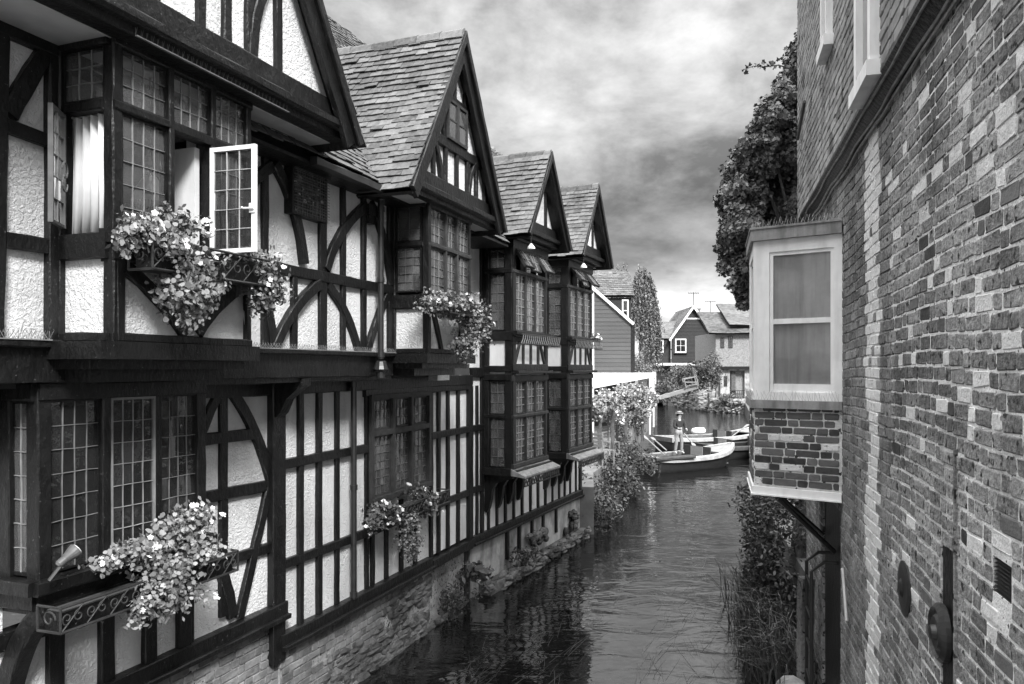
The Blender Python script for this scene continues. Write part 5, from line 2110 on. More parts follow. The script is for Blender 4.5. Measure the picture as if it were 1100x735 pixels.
def roofslope(root, p0, p1, p2, mat=None, name='roof', **k):
    """tiled slope from the eave p0-p1 up towards p2, on boards"""
    p0, p1, p2 = Vector(p0), Vector(p1), Vector(p2)
    E = (p1 - p0)
    L = E.length
    E.normalize()
    S = (p2 - p0)
    S -= E * S.dot(E)
    Hh = S.length
    S.normalize()
    N = E.cross(S)
    if N.z < 0:
        N = -N
    o = tiles(root, p0, E, S, N, L, Hh, name=name, mat=mat or M_TILE, tw=.22, ex=.17, th=.02, wob=.02, **k)
    mb = MB()
    q = [p0, p1, p1 + S * Hh, p0 + S * Hh]
    mb.add([tuple(x - N * .06) for x in q] + [tuple(x - N * .12) for x in q], [(0, 1, 2, 3), (7, 6, 5, 4), (0, 4, 5, 1), (1, 5, 6, 2), (2, 6, 7, 3), (3, 7, 4, 0)])
    mb.build('roof_boarding', M_TIMBER, root)
    return o


# ---- dark boarded house beyond the timber houses
Y = 36.0
k = FPX / Y


def X_(x, Yd=None):
    return (x - CX) / FPX * (Yd or Y)


def Z_(y, Yd=None):
    Yd = Yd or Y
    return CAM_H + (HY - y) / FPX * Yd


HB = tag(empty('boarded_house', (0, Y, 0)), 'dark weatherboarded house with a white edged lean-to gable behind the white canopy', 'house')
x1, zr, zl = X_(677.5), Z_(347), Z_(309)
xl = X_(634)
poly = [(1.0, 1.0), (x1, 1.0), (x1, zr), (xl, zl), (1.0, zl)]
facew(HB, poly, -.2, -.02, 'wall', M_TARRED)
boards(HB, [(1.0, 1.0), (x1, 1.0), (x1, zr), (xl, zl), (1.0, zl)], 0, 'weatherboarding', M_BOARD)
mb = MB()
strip(mb, FW, [(xl - .2, zl + .06 + .2 * (zl - zr) / (x1 - xl)), (x1 + .12, zr - .06)], .13, .14, .12, jit=0)
mb.build('barge_board', M_WHITE, HB)
mb = MB()
box(mb, FW, X_(635.5), X_(638), 1.0, zl - .1, .0, .05)
mb.build('corner_board', M_WHITE, HB)
mb = MB()
box(mb, FW, x1 - .02, x1 + .2, 1.0, zr - .1, -.6, -.02)
mb.build('wall', M_TIMBER, HB)
roofslope(HB, (x1 + .15, .1, zr - .05), (x1 + .15, 5.0, zr - .05), (xl - .2, .1, zl + .12))
Y4 = 4.0
xr = X_(681, 40)
roofslope(HB, (1.0, Y4 - .2, Z_(318, 40)), (xr, Y4 - .2, Z_(318, 40)), (1.0, Y4 + 1.6, Z_(292, 41.5)), mat=M_TILE)
mb = MB()
box(mb, FW, 1.0, xr - .15, 1.0, Z_(320, 40), -Y4 - 3, -Y4)
mb.build('rear_wall', M_TARRED, HB)
w = sash(HB, X_(668, 40), X_(675, 40), Z_(346, 40), Z_(322, 40), -Y4, 1, 2)
mb = MB()
lathe(mb, (X_(645, 40), Y4 + 1.5, Z_(293, 41.5)), (0, 0, 1), [(.2, -.4), (.2, .1), (.1, .15)], 8)
mb.build('chimney', M_BRICKFAR, HB)

# ---- hipped roof of a house behind, between the second and third gables
Y = 26.0
HP = tag(empty('hipped_house', (-5.0, Y, 0)), 'house behind whose hipped tiled roof just shows between the second and third gables', 'house')
zt_, xr_ = Z_(127), X_(514) + 5.0
facew(HP, [(0, 1), (xr_ + 3.0, 1), (xr_ + 3.0, zt_ - 3.6), (0, zt_ - 3.6)], -6, -.4, 'wall', M_BRICKFAR)
LH = math.hypot(2.6, 3.6)
tiles(HP, (0, 0, zt_ - 3.6), (1, 0, 0), (0, 2.6 / LH, 3.6 / LH), (0, -3.6 / LH, 2.6 / LH), xr_ + 3.3, LH, mat=M_TILE, clip=lambda x, y: x < xr_ + (LH - y) * .78)
mb = MB()
A_ = [(-.2, .1, zt_ - 3.68), (xr_ + 3.2, .1, zt_ - 3.68), (xr_ + 3.2, 5.6, zt_ - 3.68), (-.2, 5.6, zt_ - 3.68), (-.2, 2.7, zt_ - .08), (xr_ - .05, 2.7, zt_ - .08)]
mb.add(A_, [(0, 1, 5, 4), (1, 2, 5), (2, 3, 4, 5), (3, 0, 4), (0, 3, 2, 1)])
mb.build('roof_boarding', M_TILE_D, HP)

# ---- gabled tile-hung house far up the river
Y = 77.0
HG = tag(empty('gabled_house', (X_(744.5), Y, .3)), 'dark tile hung house with white edged front gable, far up the river', 'house')
x0 = X_(744.5)


def P_(x, y):
    return X_(x) - x0, Z_(y) - .3


hb = 2.1
zf, zt = P_(0, 362)[1], P_(0, 330)[1]
facew(HG, [(-hb, 0), (hb, 0), (hb, zf), (0, zt - .1), (-hb, zf)], -.3, -.03, 'wall', M_TARRED)
boards(HG, [(-hb, 3.9), (hb, 3.9), (hb, zf), (0, zt - .15), (-hb, zf)], 0, 'tile_hanging', M_TARRED, pitch=.14, lap=.03)
mb = MB()
box(mb, FW, -hb, hb, 0, 3.72, -.28, .03)
mb.build('ground_floor_wall', M_RENDER, HG)
mb = MB()
box(mb, FW, P_(703, 0)[0], hb + .1, 3.72, 3.95, -.3, .14)
mb.build('white_fascia', M_WHITE, HG)
for sd in (-1, 1):
    roofslope(HG, (sd * (hb + .25), -.3, zf - .3), (sd * (hb + .25), 8.0, zf - .3), (0, -.3, zt + .1), mat=M_TILE_D)
mb = MB()
strip(mb, FW, [(-hb - .3, zf - .38), (0, zt + .02), (hb + .3, zf - .38)], .2, .38, .06, jit=0)
mb.build('barge_board', M_WHITE, HG)
mb = MB()
box(mb, FW, -hb * .32, hb * .32, P_(0, 342)[1] - .1, P_(0, 342)[1] + .03, 0, .06)
mb.build('gable_band', M_WHITE, HG)
for xa, xb, ya, yb in ((725, 737, 379, 364), (751, 759.5, 376, 363.5)):
    p, q = P_(xa, ya), P_(xb, yb)
    sash(HG, p[0], q[0], p[1], q[1], .06, 2, 2, fw=.12)
    mb = MB()
    box(mb, FW, p[0] - .1, q[0] + .1, p[1] - .12, p[1] - .01, 0, .16)
    mb.build('window_sill', M_TARRED, HG)
# left wing with its small gable
lw0, lw1 = P_(697.5, 0)[0], -hb
ze, zr_ = P_(0, 363)[1], P_(0, 343)[1]
facew(HG, [(lw0, 0), (lw1, 0), (lw1, ze), (lw0, ze)], -6, -.6, 'wall', M_TARRED)
boards(HG, [(P_(704, 0)[0], 3.9), (lw1, 3.9), (lw1, ze), (P_(704, 0)[0], ze)], -.58, 'tile_hanging', M_TARRED, pitch=.14, lap=.03)
p, q = P_(707.5, 379), P_(713.8, 365)
sash(HG, p[0], q[0], p[1], q[1], -.55, 2, 1, fw=.1)
roofslope(HG, (P_(703, 0)[0], .4, ze - .05), (lw1 + 1.0, .4, ze - .05), (P_(703, 0)[0], 3.2, zr_), mat=M_TILE_D)
mb = MB()
strip(mb, Fr((lw0, -.4), (.45, -1), (-1, -.45)), [(-3.0, zr_ - .4), (-1.4, zr_ + .15), (.2, ze - .6)], .16, .15, .06, jit=0)
mb.build('barge_board', M_WHITE, HG)
mb = MB()
box(mb, FW, P_(699, 0)[0], P_(706, 0)[0], 0.8, 3.3, -.62, -.56)
mb.build('door', M_WHITE, HG)
# long rear roof to the right
roofslope(HG, (hb - 1.2, 2.0, P_(0, 357)[1]), (P_(806, 0)[0], 2.0, P_(0, 357)[1]), (hb - 1.2, 5.5, P_(0, 334)[1] + .25), mat=M_TILE)
mb = MB()
box(mb, FW, hb, P_(806, 0)[0], 0, P_(0, 357)[1], -8, -2.2)
mb.build('rear_wall', M_BRICKFAR, HG)
mb = MB()
c = P_(763, 333)
box(mb, FW, c[0] - .35, c[0] + .35, c[1] - .6, c[1] + .45, -6.2, -5.5)
box(mb, FW, c[0] - .42, c[0] + .42, c[1] + .45, c[1] + .6, -6.27, -5.43)
mb.build('chimney', M_BRICKFAR, HG)
for (x, y0, y1), lab in (((745, 330, 313), 'tall television aerial above the white edged gable'), ((763, 329, 322), 'small aerial on the chimney behind the gabled house')):
    Yd = 80.0
    p = at(x, y0 + 1, Yd)
    t = tag(empty('aerial', p), lab, 'aerial')
    h = (y0 - y1) / FPX * Yd
    mb = MB()
    tube(mb, [(0, 0, -.5), (0, 0, h)], .035, 5)
    mb.build('mast', M_IRON, t)
    mb = MB()
    tube(mb, [(-.55, 0, h - .1), (.55, 0, h - .1)], .03, 5)
    for i in range(5):
        x_ = -.5 + i * .25
        tube(mb, [(x_, -.2, h - .1 - .12), (x_, .2, h - .1 + .12)], .02, 4)
    mb.build('antenna_array', M_IRON, t)

# ---- old brick and tile house at the right of the far reach
Y = 66.0
x0 = X_(768)
HR = tag(empty('brick_house', (x0, Y, .3)), 'old brick house with rendered ground floor, at the far right beside the oriel', 'house')
ux = X_(812) - x0
zj, ze = P_(0, 394)[1], P_(0, 357)[1]
mb = MB()
slab(mb, FW, 0, ux, zj, ze, -.3, .25)
mb.build('brick_wall', M_BRICKFAR, HR)
mb = MB()
d0, d1 = P_(784, 0)[0], P_(800, 0)[0]
slab(mb, FW, P_(774, 0)[0], ux, 0, zj - .2, -.3, 0, holes=[(d0, d1, .6, zj - .35)])
mb.build('rendered_wall', M_RENDER, HR)
mb = MB()
box(mb, FW, -.3, ux, zj - .22, zj + .02, -.3, .36)
mb.build('jetty_beam', M_TIMBER, HR)
mb = MB()
box(mb, FW, P_(786, 0)[0], P_(790.5, 0)[0], .6, zj - .4, -.2, -.1)
mb.build('shutter', M_BARK, HR)
mb = MB()
box(mb, FW, d0 - .2, d1 + .2, .3, zj - .3, -.9, -.7)
mb.build('dark_opening', M_TIMBER, HR)
mb = MB()
for x in np.arange(d0, d1, .16):
    box(mb, FW, x, x + .03, .6, 1.5, -.03, .0)
box(mb, FW, d0, d1, 1.5, 1.56, -.04, .01)
mb.build('balustrade', M_IRON, HR)
for xa, xb, ya, yb, nn in ((773, 777, 374, 363, .25), (781.5, 786, 374, 361, .25), (777.5, 781, 415, 404, 0)):
    p, q = P_(xa, ya), P_(xb, yb)
    sash(HR, p[0], q[0], p[1], q[1], nn, 2, 2, fm=M_TIMBER_G, fw=.06)
roofslope(HR, (-.7, -.7, ze - .1), (ux, -.7, ze - .1), (-.7, 3.5, P_(0, 336)[1] + .3), mat=M_TILE)
roofslope(HR, (P_(783, 0)[0], -.2, ze + .6), (ux + 2, -.2, ze + .6), (P_(783, 0)[0], 4.2, P_(0, 322)[1]), mat=M_TILE_D)
mb = MB()
box(mb, FW, .2, ux, .0, ze, -8, -.31)
mb.build('rear_wall', M_BRICKFAR, HR)

# ---- river wall of flint and stone at the far bend
t = tag(empty('river_wall', (16.8, 74.0, 0)), 'patched flint and stone river wall at the far bend, below the brick house', 'wall')
p0, p1, p2 = np.array([14.5, 85.0]), np.array([16.9, 66.2]), np.array([19.6, 62.5])
mb = MB()
for a_, b_, h0 in ((p0, p1, 1.6), (p1, p2, 1.2)):
    S = (b_ - a_)
    L = np.hypot(*S)
    F = Fr(a_ - np.array([16.8, 74.0]), S, np.array([S[1], -S[0]]) / L)
    box(mb, F, 0, L, -1.2, h0, -.5, .0)
    for i in range(150):
        q = F.p(R.uniform(.2, L - .2), R.uniform(.0, h0 - .1), .0)
        stone(mb, q, (R.uniform(.15, .4), R.uniform(.1, .2), R.uniform(.08, .2)))
mb.build('stonework', M_STONE, t)
t = tag(empty('garden_wall', (16.8, 66.5, .3)), 'high stone garden wall between the ivy mound and the brick house', 'wall')
mb = MB()
F = Fr((0, 0), (1, 0))
box(mb, F, X_(752) - 16.8, X_(775) - 16.8, 0, Z_(395) - .3 - .1, -.4, 0)
for i in range(90):
    stone(mb, F.p(R.uniform(X_(752) - 16.8, X_(774) - 16.8), R.uniform(.2, Z_(400) - .5), .0), (R.uniform(.12, .3), .1, R.uniform(.08, .18)))
mb.build('stonework', M_STONE, t)

# ---- trees and shrubs of the far reach
bush('broad mound of dark ivy and shrub below the gabled house', (X_(738, 62), 62.0, Z_(402, 62)), (2.6, 1.8, 1.7), 4200, .16, M_LEAF_D, lumps=8)
bush('leafy shrub climbing the corner of the brick house', (X_(765, 63), 63.0, Z_(396, 63)), (.85, 1.0, 1.6), 2000, .15, M_LEAF, lumps=6)
bush('low pale bush at the left foot of the ivy mound', (X_(714, 60), 60.0, Z_(418, 60)), (1.3, 1.0, 1.1), 1400, .14, M_LEAF)
bush('small plants at the door of the old brick house', (X_(787, 64.5), 64.6, Z_(428, 64.5)), (1.3, .6, .7), 800, .13, M_LEAF)
bush('round pale flowering shrub in front of the willow', (X_(683, 45), 45.0, Z_(388, 45)), (.52, .5, .75), 1200, .08, M_LEAF_P, lumps=3, flat=.2)
bush('small white flowered bush right of the round pale shrub', (X_(699, 45), 45.0, Z_(398, 45)), (.32, .3, .35), 500, .07, M_LEAF_P, lumps=2)
bush('clipped low hedge plant under the round pale shrub', (X_(687, 44), 44.2, Z_(402, 44)), (1.0, .4, .4), 700, .08, M_LEAF, lumps=3)


def willow(label, x, Yd, ytop, half, ybot, strands):
    c = at(x, 395, Yd)
    t = tag(empty('willow_tree', (c.x, c.y, 1.0)), label, 'tree')
    zt = Z_(ytop, Yd) - 1.0
    zb = Z_(ybot, Yd) - 1.0
    hw = half / FPX * Yd
    mb = MB()
    tube(mb, [(0, 0, -.2), (.1, 0, 2.0), (-.1, .1, zt * .5)], .34, 10, r1=.2)
    mb.build('trunk', M_BARK, t)
    mb = MB()
    tips = []
    for i in range(12):
        an, r = R.uniform(0, 6.28), R.uniform(.4, .9)
        p = (hw * r * math.cos(an), hw * r * math.sin(an), zt * R.uniform(.72, .96))
        tube(mb, [(0, 0, zt * .42), (p[0] * .5, p[1] * .5, zt * .72), p], .11, 6, r1=.03)
        tips.append(p)
    mb.build('limb', M_BARK, t)
    P = []
    bunch = [(R.uniform(0, 6.28), math.sqrt(R.random()), R.uniform(-.06, .06), R.uniform(.6, 1.25)) for _ in range(34)]
    for _ in range(strands):
        an, r, lift, lk = R.choice(bunch)
        an, r = an + R.gauss(0, .16), max(0, r + R.gauss(0, .07))
        x_, y_ = hw * r * math.cos(an), hw * r * math.sin(an)
        top = zt * (1 - .26 * r ** 2 + lift) - R.uniform(0, .10) * zt
        ln = R.uniform(.15, .6) * (zt - zb) * (0.5 + r * .7) * lk
        n = max(2, int(ln / .12))
        sw = R.uniform(-.06, .22)
        for j in range(n):
            q = j / n
            P.append((x_ * (1 + .45 * min(1, q * 1.6) ** .7) + sw * q + R.gauss(0, .05), y_ * (1 + .2 * q) + R.gauss(0, .05), max(zb, top - ln * q)))
    leafmesh('crown', M_WILLOW, t, P, .18, None, .3, 'oval', droop=1.6)
    return t


willow('weeping willow standing between the boarded house and the gabled house', 690, 62, 285, 13.5, 398, 720)
willow('second tree crown just showing above the boarded house roof', 668, 70, 285, 13, 330, 260)

# woods that close the view beyond the right bank
pts, outs = [], []
for i in range(26):
    c_ = (R.uniform(24, 70), R.uniform(45, 110), R.uniform(2.5, 5))
    q_, d_ = blob(c_, (R.uniform(3, 5), R.uniform(3, 5), R.uniform(2.5, 4.5)), 500, .6)
    pts.append(q_)
    outs.append(d_)
o = leafmesh('distant_woods', M_LEAF, None, np.concatenate(pts), .55, np.concatenate(outs), .4, 'oval')
tag(o, 'distant woods beyond the right bank of the river', 'woods', kind='stuff')

# ---- ducking stool on its beam
p = at(748, 412, 50.0)
t = tag(empty('ducking_stool', (p.x, p.y, p.z - .4)), 'old wooden ducking stool, a slatted chair on a long beam', 'ducking stool')
q = at(703, 429, 50.0) - Vector((p.x, p.y, p.z - .4))
mb = MB()
strip(mb, FW, [(q.x, q.z), (.1, .2)], .26, .08, .16, jit=.01)
mb.build('beam', M_WOOD, t)
cf = Fr((-.25, 0), (1, 0))
rot = .22


def rt(x, z):
    return x * math.cos(rot) - z * math.sin(rot), x * math.sin(rot) + z * math.cos(rot)


def cbar(name, x0, z0, x1, z1, n, w=.06):
    mb = MB()
    strip(mb, cf, [rt(x0, z0), rt(x1, z1)], w, n, .06, jit=0)
    mb.build(name, M_WOOD, t)


for n in (-.25, .25):
    cbar('leg', -.42, .2, -.42, .75, n)
    cbar('leg', .38, .2, .38, 1.35, n)
    cbar('armrest', -.45, .78, .38, .78, n)
    cbar('rail', -.42, .3, .38, .3, n)
mb = MB()
for z in (.95, 1.12, 1.29):
    x_, z_ = rt(.38, z)
    box(mb, cf, x_ - .03, x_ + .03, z_ - .05, z_ + .05, -.25, .25)
mb.build('backrest', M_WOOD, t)
mb = MB()
x_, z_ = rt(-.02, .5)
box(mb, cf, x_ - .4, x_ + .38, z_ - .03, z_ + .03, -.25, .25)
mb.build('seat', M_WOOD, t)
mb = MB()
strip(mb, FW, [(q.x + .1, -p.z - .6), (q.x + .1, q.z)], .2, -.1, .2, jit=.01)
mb.build('post', M_BARK, t)

# ================================================================== boats
def boat(label, c, rz, L, W, H=.55, rise=.35, seats=((.15, 1), (.45, 1)), gun=None, group='moored rowing boats', inner=None):
    t = tag(empty('rowing_boat', (c[0], c[1], 0), rz), label, 'boat', group)
    n = 22
    top, bot = [], []
    for i in range(n + 1):
        s = i / n
        x = L * (s - .5)
        w = W / 2 * (1 - max(0, (s - .55) / .45) ** 2.4 * .88) * (1 - max(0, (.18 - s) / .18) ** 2 * .14)
        z = H + rise * max(0, (s - .45) / .55) ** 2 + .06 * max(0, (.25 - s) / .25) ** 2
        wb = w * (.80 - .35 * max(0, (s - .6) / .4) ** 1.5)
        zb = -.16 + .45 * max(0, (s - .75) / .25) ** 2
        xb = x - .25 * max(0, (s - .6) / .4) ** 2
        top.append((x, w, z))
        bot.append((xb, wb, zb))
    mb = MB()
    v, f = [], []
    for i in range(n + 1):
        for sd in (-1, 1):
            tx, tw_, tz = top[i]
            bx_, bw_, bz = bot[i]
            v.append((tx, sd * tw_, tz))
            v.append(((tx + bx_) / 2, sd * (tw_ * .42 + bw_ * .58 + .04), (tz * .45 + bz * .55)))
            v.append((bx_, sd * bw_, bz))
    for i in range(n):
        a_, b_ = i * 6, (i + 1) * 6
        for o in (0, 3):
            for k2 in (0, 1):
                f.append((a_ + o + k2, b_ + o + k2, b_ + o + k2 + 1, a_ + o + k2 + 1))
        f.append((a_ + 2, b_ + 2, b_ + 5, a_ + 5))
    f.append((0, 1, 2, 5, 4, 3))
    e = n * 6
    f.append((e, e + 1, e + 2, e + 5, e + 4, e + 3))
    mb.add(v, f)
    o = mb.build('hull', M_HULL, t, smooth=True)
    # thick pale gunwale all round
    mb = MB()
    ring = [(x, -w, z) for x, w, z in top] + [(x, w, z) for x, w, z in reversed(top)]
    for sd in (-1, 1):
        pts = [(x, sd * w, z) for x, w, z in top]
        b0_ = len(mb.v)
        for (x, y, z) in pts:
            for dy, dz in ((.05, -.02), (.06, -.15), (-.02, -.15), (-.10, -.02), (-.10, .015), (.03, .015)):
                mb.v.append((x, y + sd * dy, z + dz))
        for i in range(n):
            for j in range(6):
                mb.f.append([b0_ + i * 6 + j, b0_ + i * 6 + (j + 1) % 6, b0_ + (i + 1) * 6 + (j + 1) % 6, b0_ + (i + 1) * 6 + j])
                mb.m.append(0)
    x, w, z = top[-1]
    mb.add([(x - .02, -w - .05, z + .012), (x - .02, w + .05, z + .012), (x + .09, w * .7, z + .01), (x + .09, -w * .7, z + .01), (x - .02, -w - .05, z - .16), (x - .02, w + .05, z - .16), (x + .07, w * .7, z - .17), (x + .07, -w * .7, z - .17)],
           [(0, 1, 2, 3), (7, 6, 5, 4), (0, 4, 5, 1), (1, 5, 6, 2), (2, 6, 7, 3), (3, 7, 4, 0)])
    x, w, z = top[0]
    mb.add([(x - .07, -w - .05, z + .012), (x - .07, w + .05, z + .012), (x + .04, w + .05, z + .013), (x + .04, -w - .05, z + .013), (x - .05, -w - .04, z - .2), (x - .05, w + .04, z - .2), (x + .04, w + .04, z - .2), (x + .04, -w - .04, z - .2)],
           [(0, 1, 2, 3), (7, 6, 5, 4), (0, 4, 5, 1), (1, 5, 6, 2), (2, 6, 7, 3), (3, 7, 4, 0)])
    mb.build('gunwale', gun or M_GUN, t)
    # decks fore and aft, floor
    for nm, i0, i1 in (('stern_deck', 0, 4), ('bow_deck', n - 6, n)):
        mb = MB()
        v = [(top[i][0], sd * top[i][1] * .97, top[i][2] - .03) for i in range(i0, i1 + 1) for sd in (-1, 1)]
        v += [(p_[0], p_[1], p_[2] - .04) for p_ in v]
        m = (i1 - i0 + 1) * 2
        f = []
        for i in range(i1 - i0):
            f.append((i * 2, i * 2 + 2, i * 2 + 3, i * 2 + 1))
            f.append((m + i * 2 + 1, m + i * 2 + 3, m + i * 2 + 2, m + i * 2))
        e = (i1 - i0) * 2
        f += [(0, 1, m + 1, m), (e + 1, e, m + e, m + e + 1)]
        mb.add(v, f)
        mb.build(nm, inner or M_WOOD, t)
    mb = MB()
    v = [(top[i][0], sd * bot[i][1] * 1.0, .08) for i in range(1, n - 1) for sd in (-1, 1)]
    mb.add(v, [(i * 2, i * 2 + 2, i * 2 + 3, i * 2 + 1) for i in range(n - 3)])
    mb.build('floor', M_WOOD, t)
    for s, back in seats:
        i = int(s * n)
        x, w, z = top[i]
        mb = MB()
        F = Fr((x, 0), (0, 1), (1, 0))
        box(mb, F, -w * .92, w * .92, .30, .36, -.18, .2)
        sb = mb.build('seat', M_SEAT, t)
        if back:
            mb = MB()
            box(mb, F, -w * .80, w * .80, .42, .80, -.24, -.19)
            bk = mb.build('backrest', M_SEAT, t)
            mb = MB()
            box(mb, F, -w * .36, w * .36, .44, .78, -.262, -.176)
            mb.build('panel', M_PANELG, bk)
    return t


BA = (6.75, 29.4)
boat('pale edged rowing boat moored nearest, dark hull with a broad flat stern deck', BA, math.radians(32), 4.6, 1.75, .52, .30, ((.30, 0), (.64, 1)))
boat('long pale rowing boat behind the person, its raised bow pointing right', (10.0, 37.0), math.radians(24), 6.6, 1.7, .55, .55, ((.22, 0), (.55, 1)))
boat('dark hulled rowing boat half hidden behind the white oriel window', (10.35, 33.2), math.radians(20), 4.8, 1.6, .52, .2, ((.25, 1), (.60, 1)), gun=M_SEAT, inner=M_WOOD)


def oar(label, p, q, blade=.62):
    p, q = Vector(p), Vector(q)
    t = tag(empty('oar', p), label, 'oar', 'wooden oars')
    d = q - p
    u = d.normalized()
    mb = MB()
    tube(mb, [(0, 0, 0), tuple(d * .5), tuple(d * .78)], .028, 7)
    mb.build('shaft', M_WOOD, t)
    mb = MB()
    s = u.cross(Vector((0, 0, 1))).normalized()
    n_ = s.cross(u)
    v = []
    for k_, w in ((.76, .03), (.84, .075), (.96, .08), (1.0, .06)):
        for a_, b_ in ((-1, -1), (1, -1), (1, 1), (-1, 1)):
            v.append(tuple(d * k_ + s * (a_ * w) + n_ * (b_ * .012)))
    f = [(0, 3, 2, 1), (12, 13, 14, 15)]
    for i in range(3):
        for j in range(4):
            f.append((i * 4 + j, i * 4 + (j + 1) % 4, (i + 1) * 4 + (j + 1) % 4, (i + 1) * 4 + j))
    mb.add(v, f)
    mb.build('blade', M_WOOD, t)


oar('long oar leaning from the nearest boat up to the landing, left of the person', tuple(at(714, 489, 28.6)), tuple(at(691, 468, 29.4)))
oar('second oar beside the first, leaning a little higher', tuple(at(716, 484, 29.6)), tuple(at(700, 470, 30.4)))
oar('oar lying across the pale boat, pointing up to the right bow', tuple(at(786, 469, 36.6)), tuple(at(804, 456, 37.4)))
oar('oar sloping down to the right of the person', tuple(at(735, 466, 30.4)), tuple(at(746, 479, 29.8)))
# grey cushion lying on the stern deck and a bundle on the pale boat
mb = MB()
F = Fr((0, 0), (math.cos(.5), math.sin(.5)))
strip(mb, F, [(-.9, 0), (.9, 0)], .12, .2, .34, c=.03, jit=.01)
o = tag(mb.build('cushion', M_SEAT), 'dark flat cushion lying along the side of the nearest boat', 'cushion')
o.location = at(723, 492, 27.9)
mb = MB()
lathe(mb, (0, 0, 0), (1, .3, 0), [(.06, -.34), (.13, -.28), (.17, 0), (.16, .28), (.07, .36)], 14)
o = tag(mb.build('rolled_cover', M_CREAM, smooth=True), 'pale rolled canvas cover lying on the long pale boat', 'cover')
o.location = at(750, 463, 36.2)

# ---- the person in the nearest boat
def skinfig(name, verts, edges, radii, mat, parent, sub=2, root=0):
    me = bpy.data.meshes.new(name)
    me.from_pydata(verts, edges, [])
    o = bpy.data.objects.new(name, me)
    COL.objects.link(o)
    o.parent = parent
    me.materials.append(mat)
    md = o.modifiers.new('skin', 'SKIN')
    for i, v in enumerate(me.skin_vertices[0].data):
        v.radius = (radii[i], radii[i])
        v.use_root = (i == root)
    md.use_smooth_shade = True
    s = o.modifiers.new('sub', 'SUBSURF')
    s.levels = s.render_levels = sub
    return o


pp = at(729, 488, 29.9)
PE = tag(empty('person', (pp.x, pp.y, .47), math.radians(200)), 'person standing in the nearest boat in dark top, pale trousers and straw hat', 'person')
J = {'pel': (0, 0, .92), 'wai': (0, .01, 1.06), 'che': (0, .03, 1.28), 'nek': (0, .03, 1.46), 'hd0': (0, .05, 1.54), 'hd1': (0, .06, 1.63), 'hd2': (0, .05, 1.70),
     'lhp': (-.10, 0, .88), 'lkn': (-.13, .03, .50), 'lan': (-.15, -.02, .09), 'lto': (-.17, .16, .035),
     'rhp': (.10, 0, .88), 'rkn': (.14, .05, .49), 'ran': (.17, .0, .09), 'rto': (.20, .17, .035),
     'lsh': (-.19, .02, 1.39), 'lel': (-.27, .08, 1.13), 'lwr': (-.20, .28, 1.03), 'lhd': (-.18, .36, 1.03),
     'rsh': (.19, .02, 1.39), 'rel': (.27, .10, 1.14), 'rwr': (.17, .30, 1.08), 'rhd': (.14, .38, 1.09)}
RD = {'pel': .125, 'wai': .115, 'che': .135, 'nek': .055, 'hd0': .075, 'hd1': .092, 'hd2': .07, 'lhp': .095, 'lkn': .062, 'lan': .045, 'lto': .035, 'rhp': .095, 'rkn': .062, 'ran': .045, 'rto': .035,
      'lsh': .062, 'lel': .045, 'lwr': .033, 'lhd': .032, 'rsh': .062, 'rel': .045, 'rwr': .033, 'rhd': .032}
ED = [('pel', 'wai'), ('wai', 'che'), ('che', 'nek'), ('nek', 'hd0'), ('hd0', 'hd1'), ('hd1', 'hd2'), ('pel', 'lhp'), ('lhp', 'lkn'), ('lkn', 'lan'), ('lan', 'lto'), ('pel', 'rhp'), ('rhp', 'rkn'), ('rkn', 'ran'), ('ran', 'rto'),
      ('che', 'lsh'), ('lsh', 'lel'), ('lel', 'lwr'), ('lwr', 'lhd'), ('che', 'rsh'), ('rsh', 'rel'), ('rel', 'rwr'), ('rwr', 'rhd')]


def sub(name, keys, edges, mat, grow, cut=None):
    ks = list(keys)
    pos = {q: J[q] for q in ks}
    if cut:
        pos.update(cut)
    return skinfig(name, [pos[q] for q in ks], [(ks.index(x), ks.index(y)) for x, y in edges], [RD[q] + grow for q in ks], mat, PE)


ks = list(J)
vs = [J[q] for q in ks]
es = [(ks.index(x), ks.index(y)) for x, y in ED]
rs = [RD[q] for q in ks]
for side, wr in (('l', 'lhd'), ('r', 'rhd')):           # thumb and four fingers curled round the shaft
    bx_, by_, bz = J[wr]
    for fi in range(4):
        i0 = len(vs)
        zz = bz + .03 - fi * .02
        vs += [(bx_ + .005, by_ + .03, zz), (bx_ + .03 * (1 if side == 'l' else -1), by_ + .055, zz), (bx_ + .05 * (1 if side == 'l' else -1), by_ + .03, zz - .004)]
        rs += [.012, .010, .009]
        es += [(ks.index(wr), i0), (i0, i0 + 1), (i0 + 1, i0 + 2)]
    i0 = len(vs)
    vs += [(bx_ + .03 * (1 if side == 'l' else -1), by_ - .005, bz + .03), (bx_ + .05 * (1 if side == 'l' else -1), by_ + .02, bz + .035)]
    rs += [.012, .010]
    es += [(ks.index(wr), i0), (i0, i0 + 1)]
PE.scale = (.92, .92, .92)
skinfig('body', vs, es, rs, M_SKIN, PE)
sub('trousers', ['pel', 'wai', 'lhp', 'lkn', 'lan', 'rhp', 'rkn', 'ran'], [('pel', 'wai'), ('pel', 'lhp'), ('lhp', 'lkn'), ('lkn', 'lan'), ('pel', 'rhp'), ('rhp', 'rkn'), ('rkn', 'ran')], M_TROUS, .016, {'wai': (0, .01, 1.03)})
sub('shirt', ['che', 'wai', 'pel', 'nek', 'lsh', 'lel', 'lwr', 'rsh', 'rel', 'rwr'], [('che', 'wai'), ('wai', 'pel'), ('che', 'nek'), ('che', 'lsh'), ('lsh', 'lel'), ('lel', 'lwr'), ('che', 'rsh'), ('rsh', 'rel'), ('rel', 'rwr')], M_DCLOTH, .022, {'pel': (0, 0, .98), 'nek': (0, .03, 1.43), 'lwr': (-.21, .24, 1.045), 'rwr': (.18, .27, 1.09)})
mb = MB()
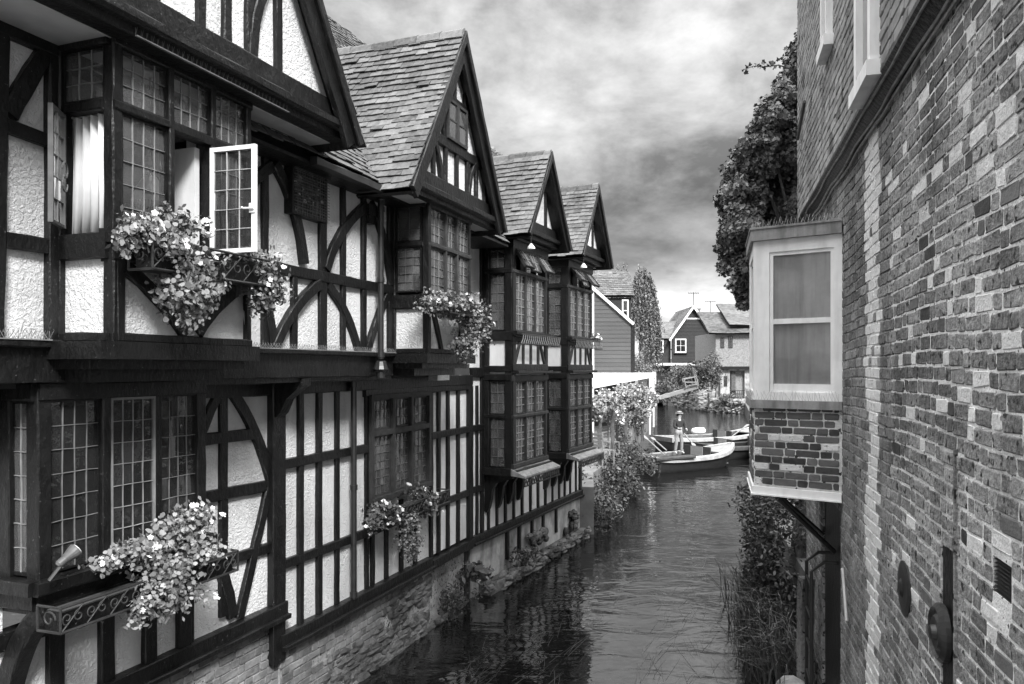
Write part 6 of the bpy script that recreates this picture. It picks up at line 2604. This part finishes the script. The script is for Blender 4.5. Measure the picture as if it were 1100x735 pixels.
lathe(mb, (0, .05, 1.70), (0, 0, 1), [(.17, 0), (.172, .012), (.10, .016), (.098, .085), (.0, .09)], 20)
mb.build('hat', M_STRAW, PE)
mb = MB()
lathe(mb, (0, .05, 1.716), (0, 0, 1), [(.103, 0), (.102, .03), (.098, .031)], 20)
mb.build('hat_band', M_DCLOTH, PE)
mb = MB()
for sx in (-1, 1):
    lathe(mb, (sx * .034, .142, 1.63), (0, 1, 0), [(.012, 0), (.010, .006), (.0, .009)], 8)
mb.build('eyes', M_DCLOTH, PE)
mb = MB()
mb.add([(-.014, .14, 1.59), (.014, .14, 1.59), (0, .172, 1.588), (0, .142, 1.635)], [(0, 1, 2), (0, 2, 3), (2, 1, 3)])
mb.build('nose', M_SKIN, PE)
mb = MB()
lathe(mb, (0, .03, 1.64), (0, 0, 1), [(.095, -.06), (.102, 0), (.098, .05), (.06, .09)], 16)
mb.build('hair', M_DCLOTH, PE)

# ================================================================== weed trailing in the current
mb = MB()
for _ in range(260):
    if R.random() < .6:
        y = R.triangular(8.2, 15.0, 8.8)
        x = R.uniform(1.2 + (y - 8.3) * .24, 3.0 + (y - 8.3) * .27)
    else:
        y = R.triangular(7.6, 13.0, 9.0)
        x = R.uniform(-1.2 + (y - 8.3) * .36, .4 + (y - 8.3) * .34)
    ln = R.uniform(.3, 1.1)
    an = R.gauss(1.28, .22)
    bend = R.gauss(0, .22)
    w = R.uniform(.0012, .003)
    px_, py_ = x, y
    v = []
    m = 7
    for j in range(m):
        dx, dy = math.cos(an), math.sin(an)
        f_ = 1 - (j / m) ** 2 * .7
        v += [(px_ - dy * w * f_, py_ + dx * w * f_, .004), (px_ + dy * w * f_, py_ - dx * w * f_, .004)]
        px_ += dx * ln / m
        py_ += dy * ln / m
        an += bend / m + R.gauss(0, .02)
    mb.add(v, [(2 * j, 2 * j + 1, 2 * j + 3, 2 * j + 2) for j in range(m - 1)])
o = tag(mb.build('river_weed', M_WEED), 'thin pale strands of weed trailing on the river surface', 'water weed', kind='stuff')
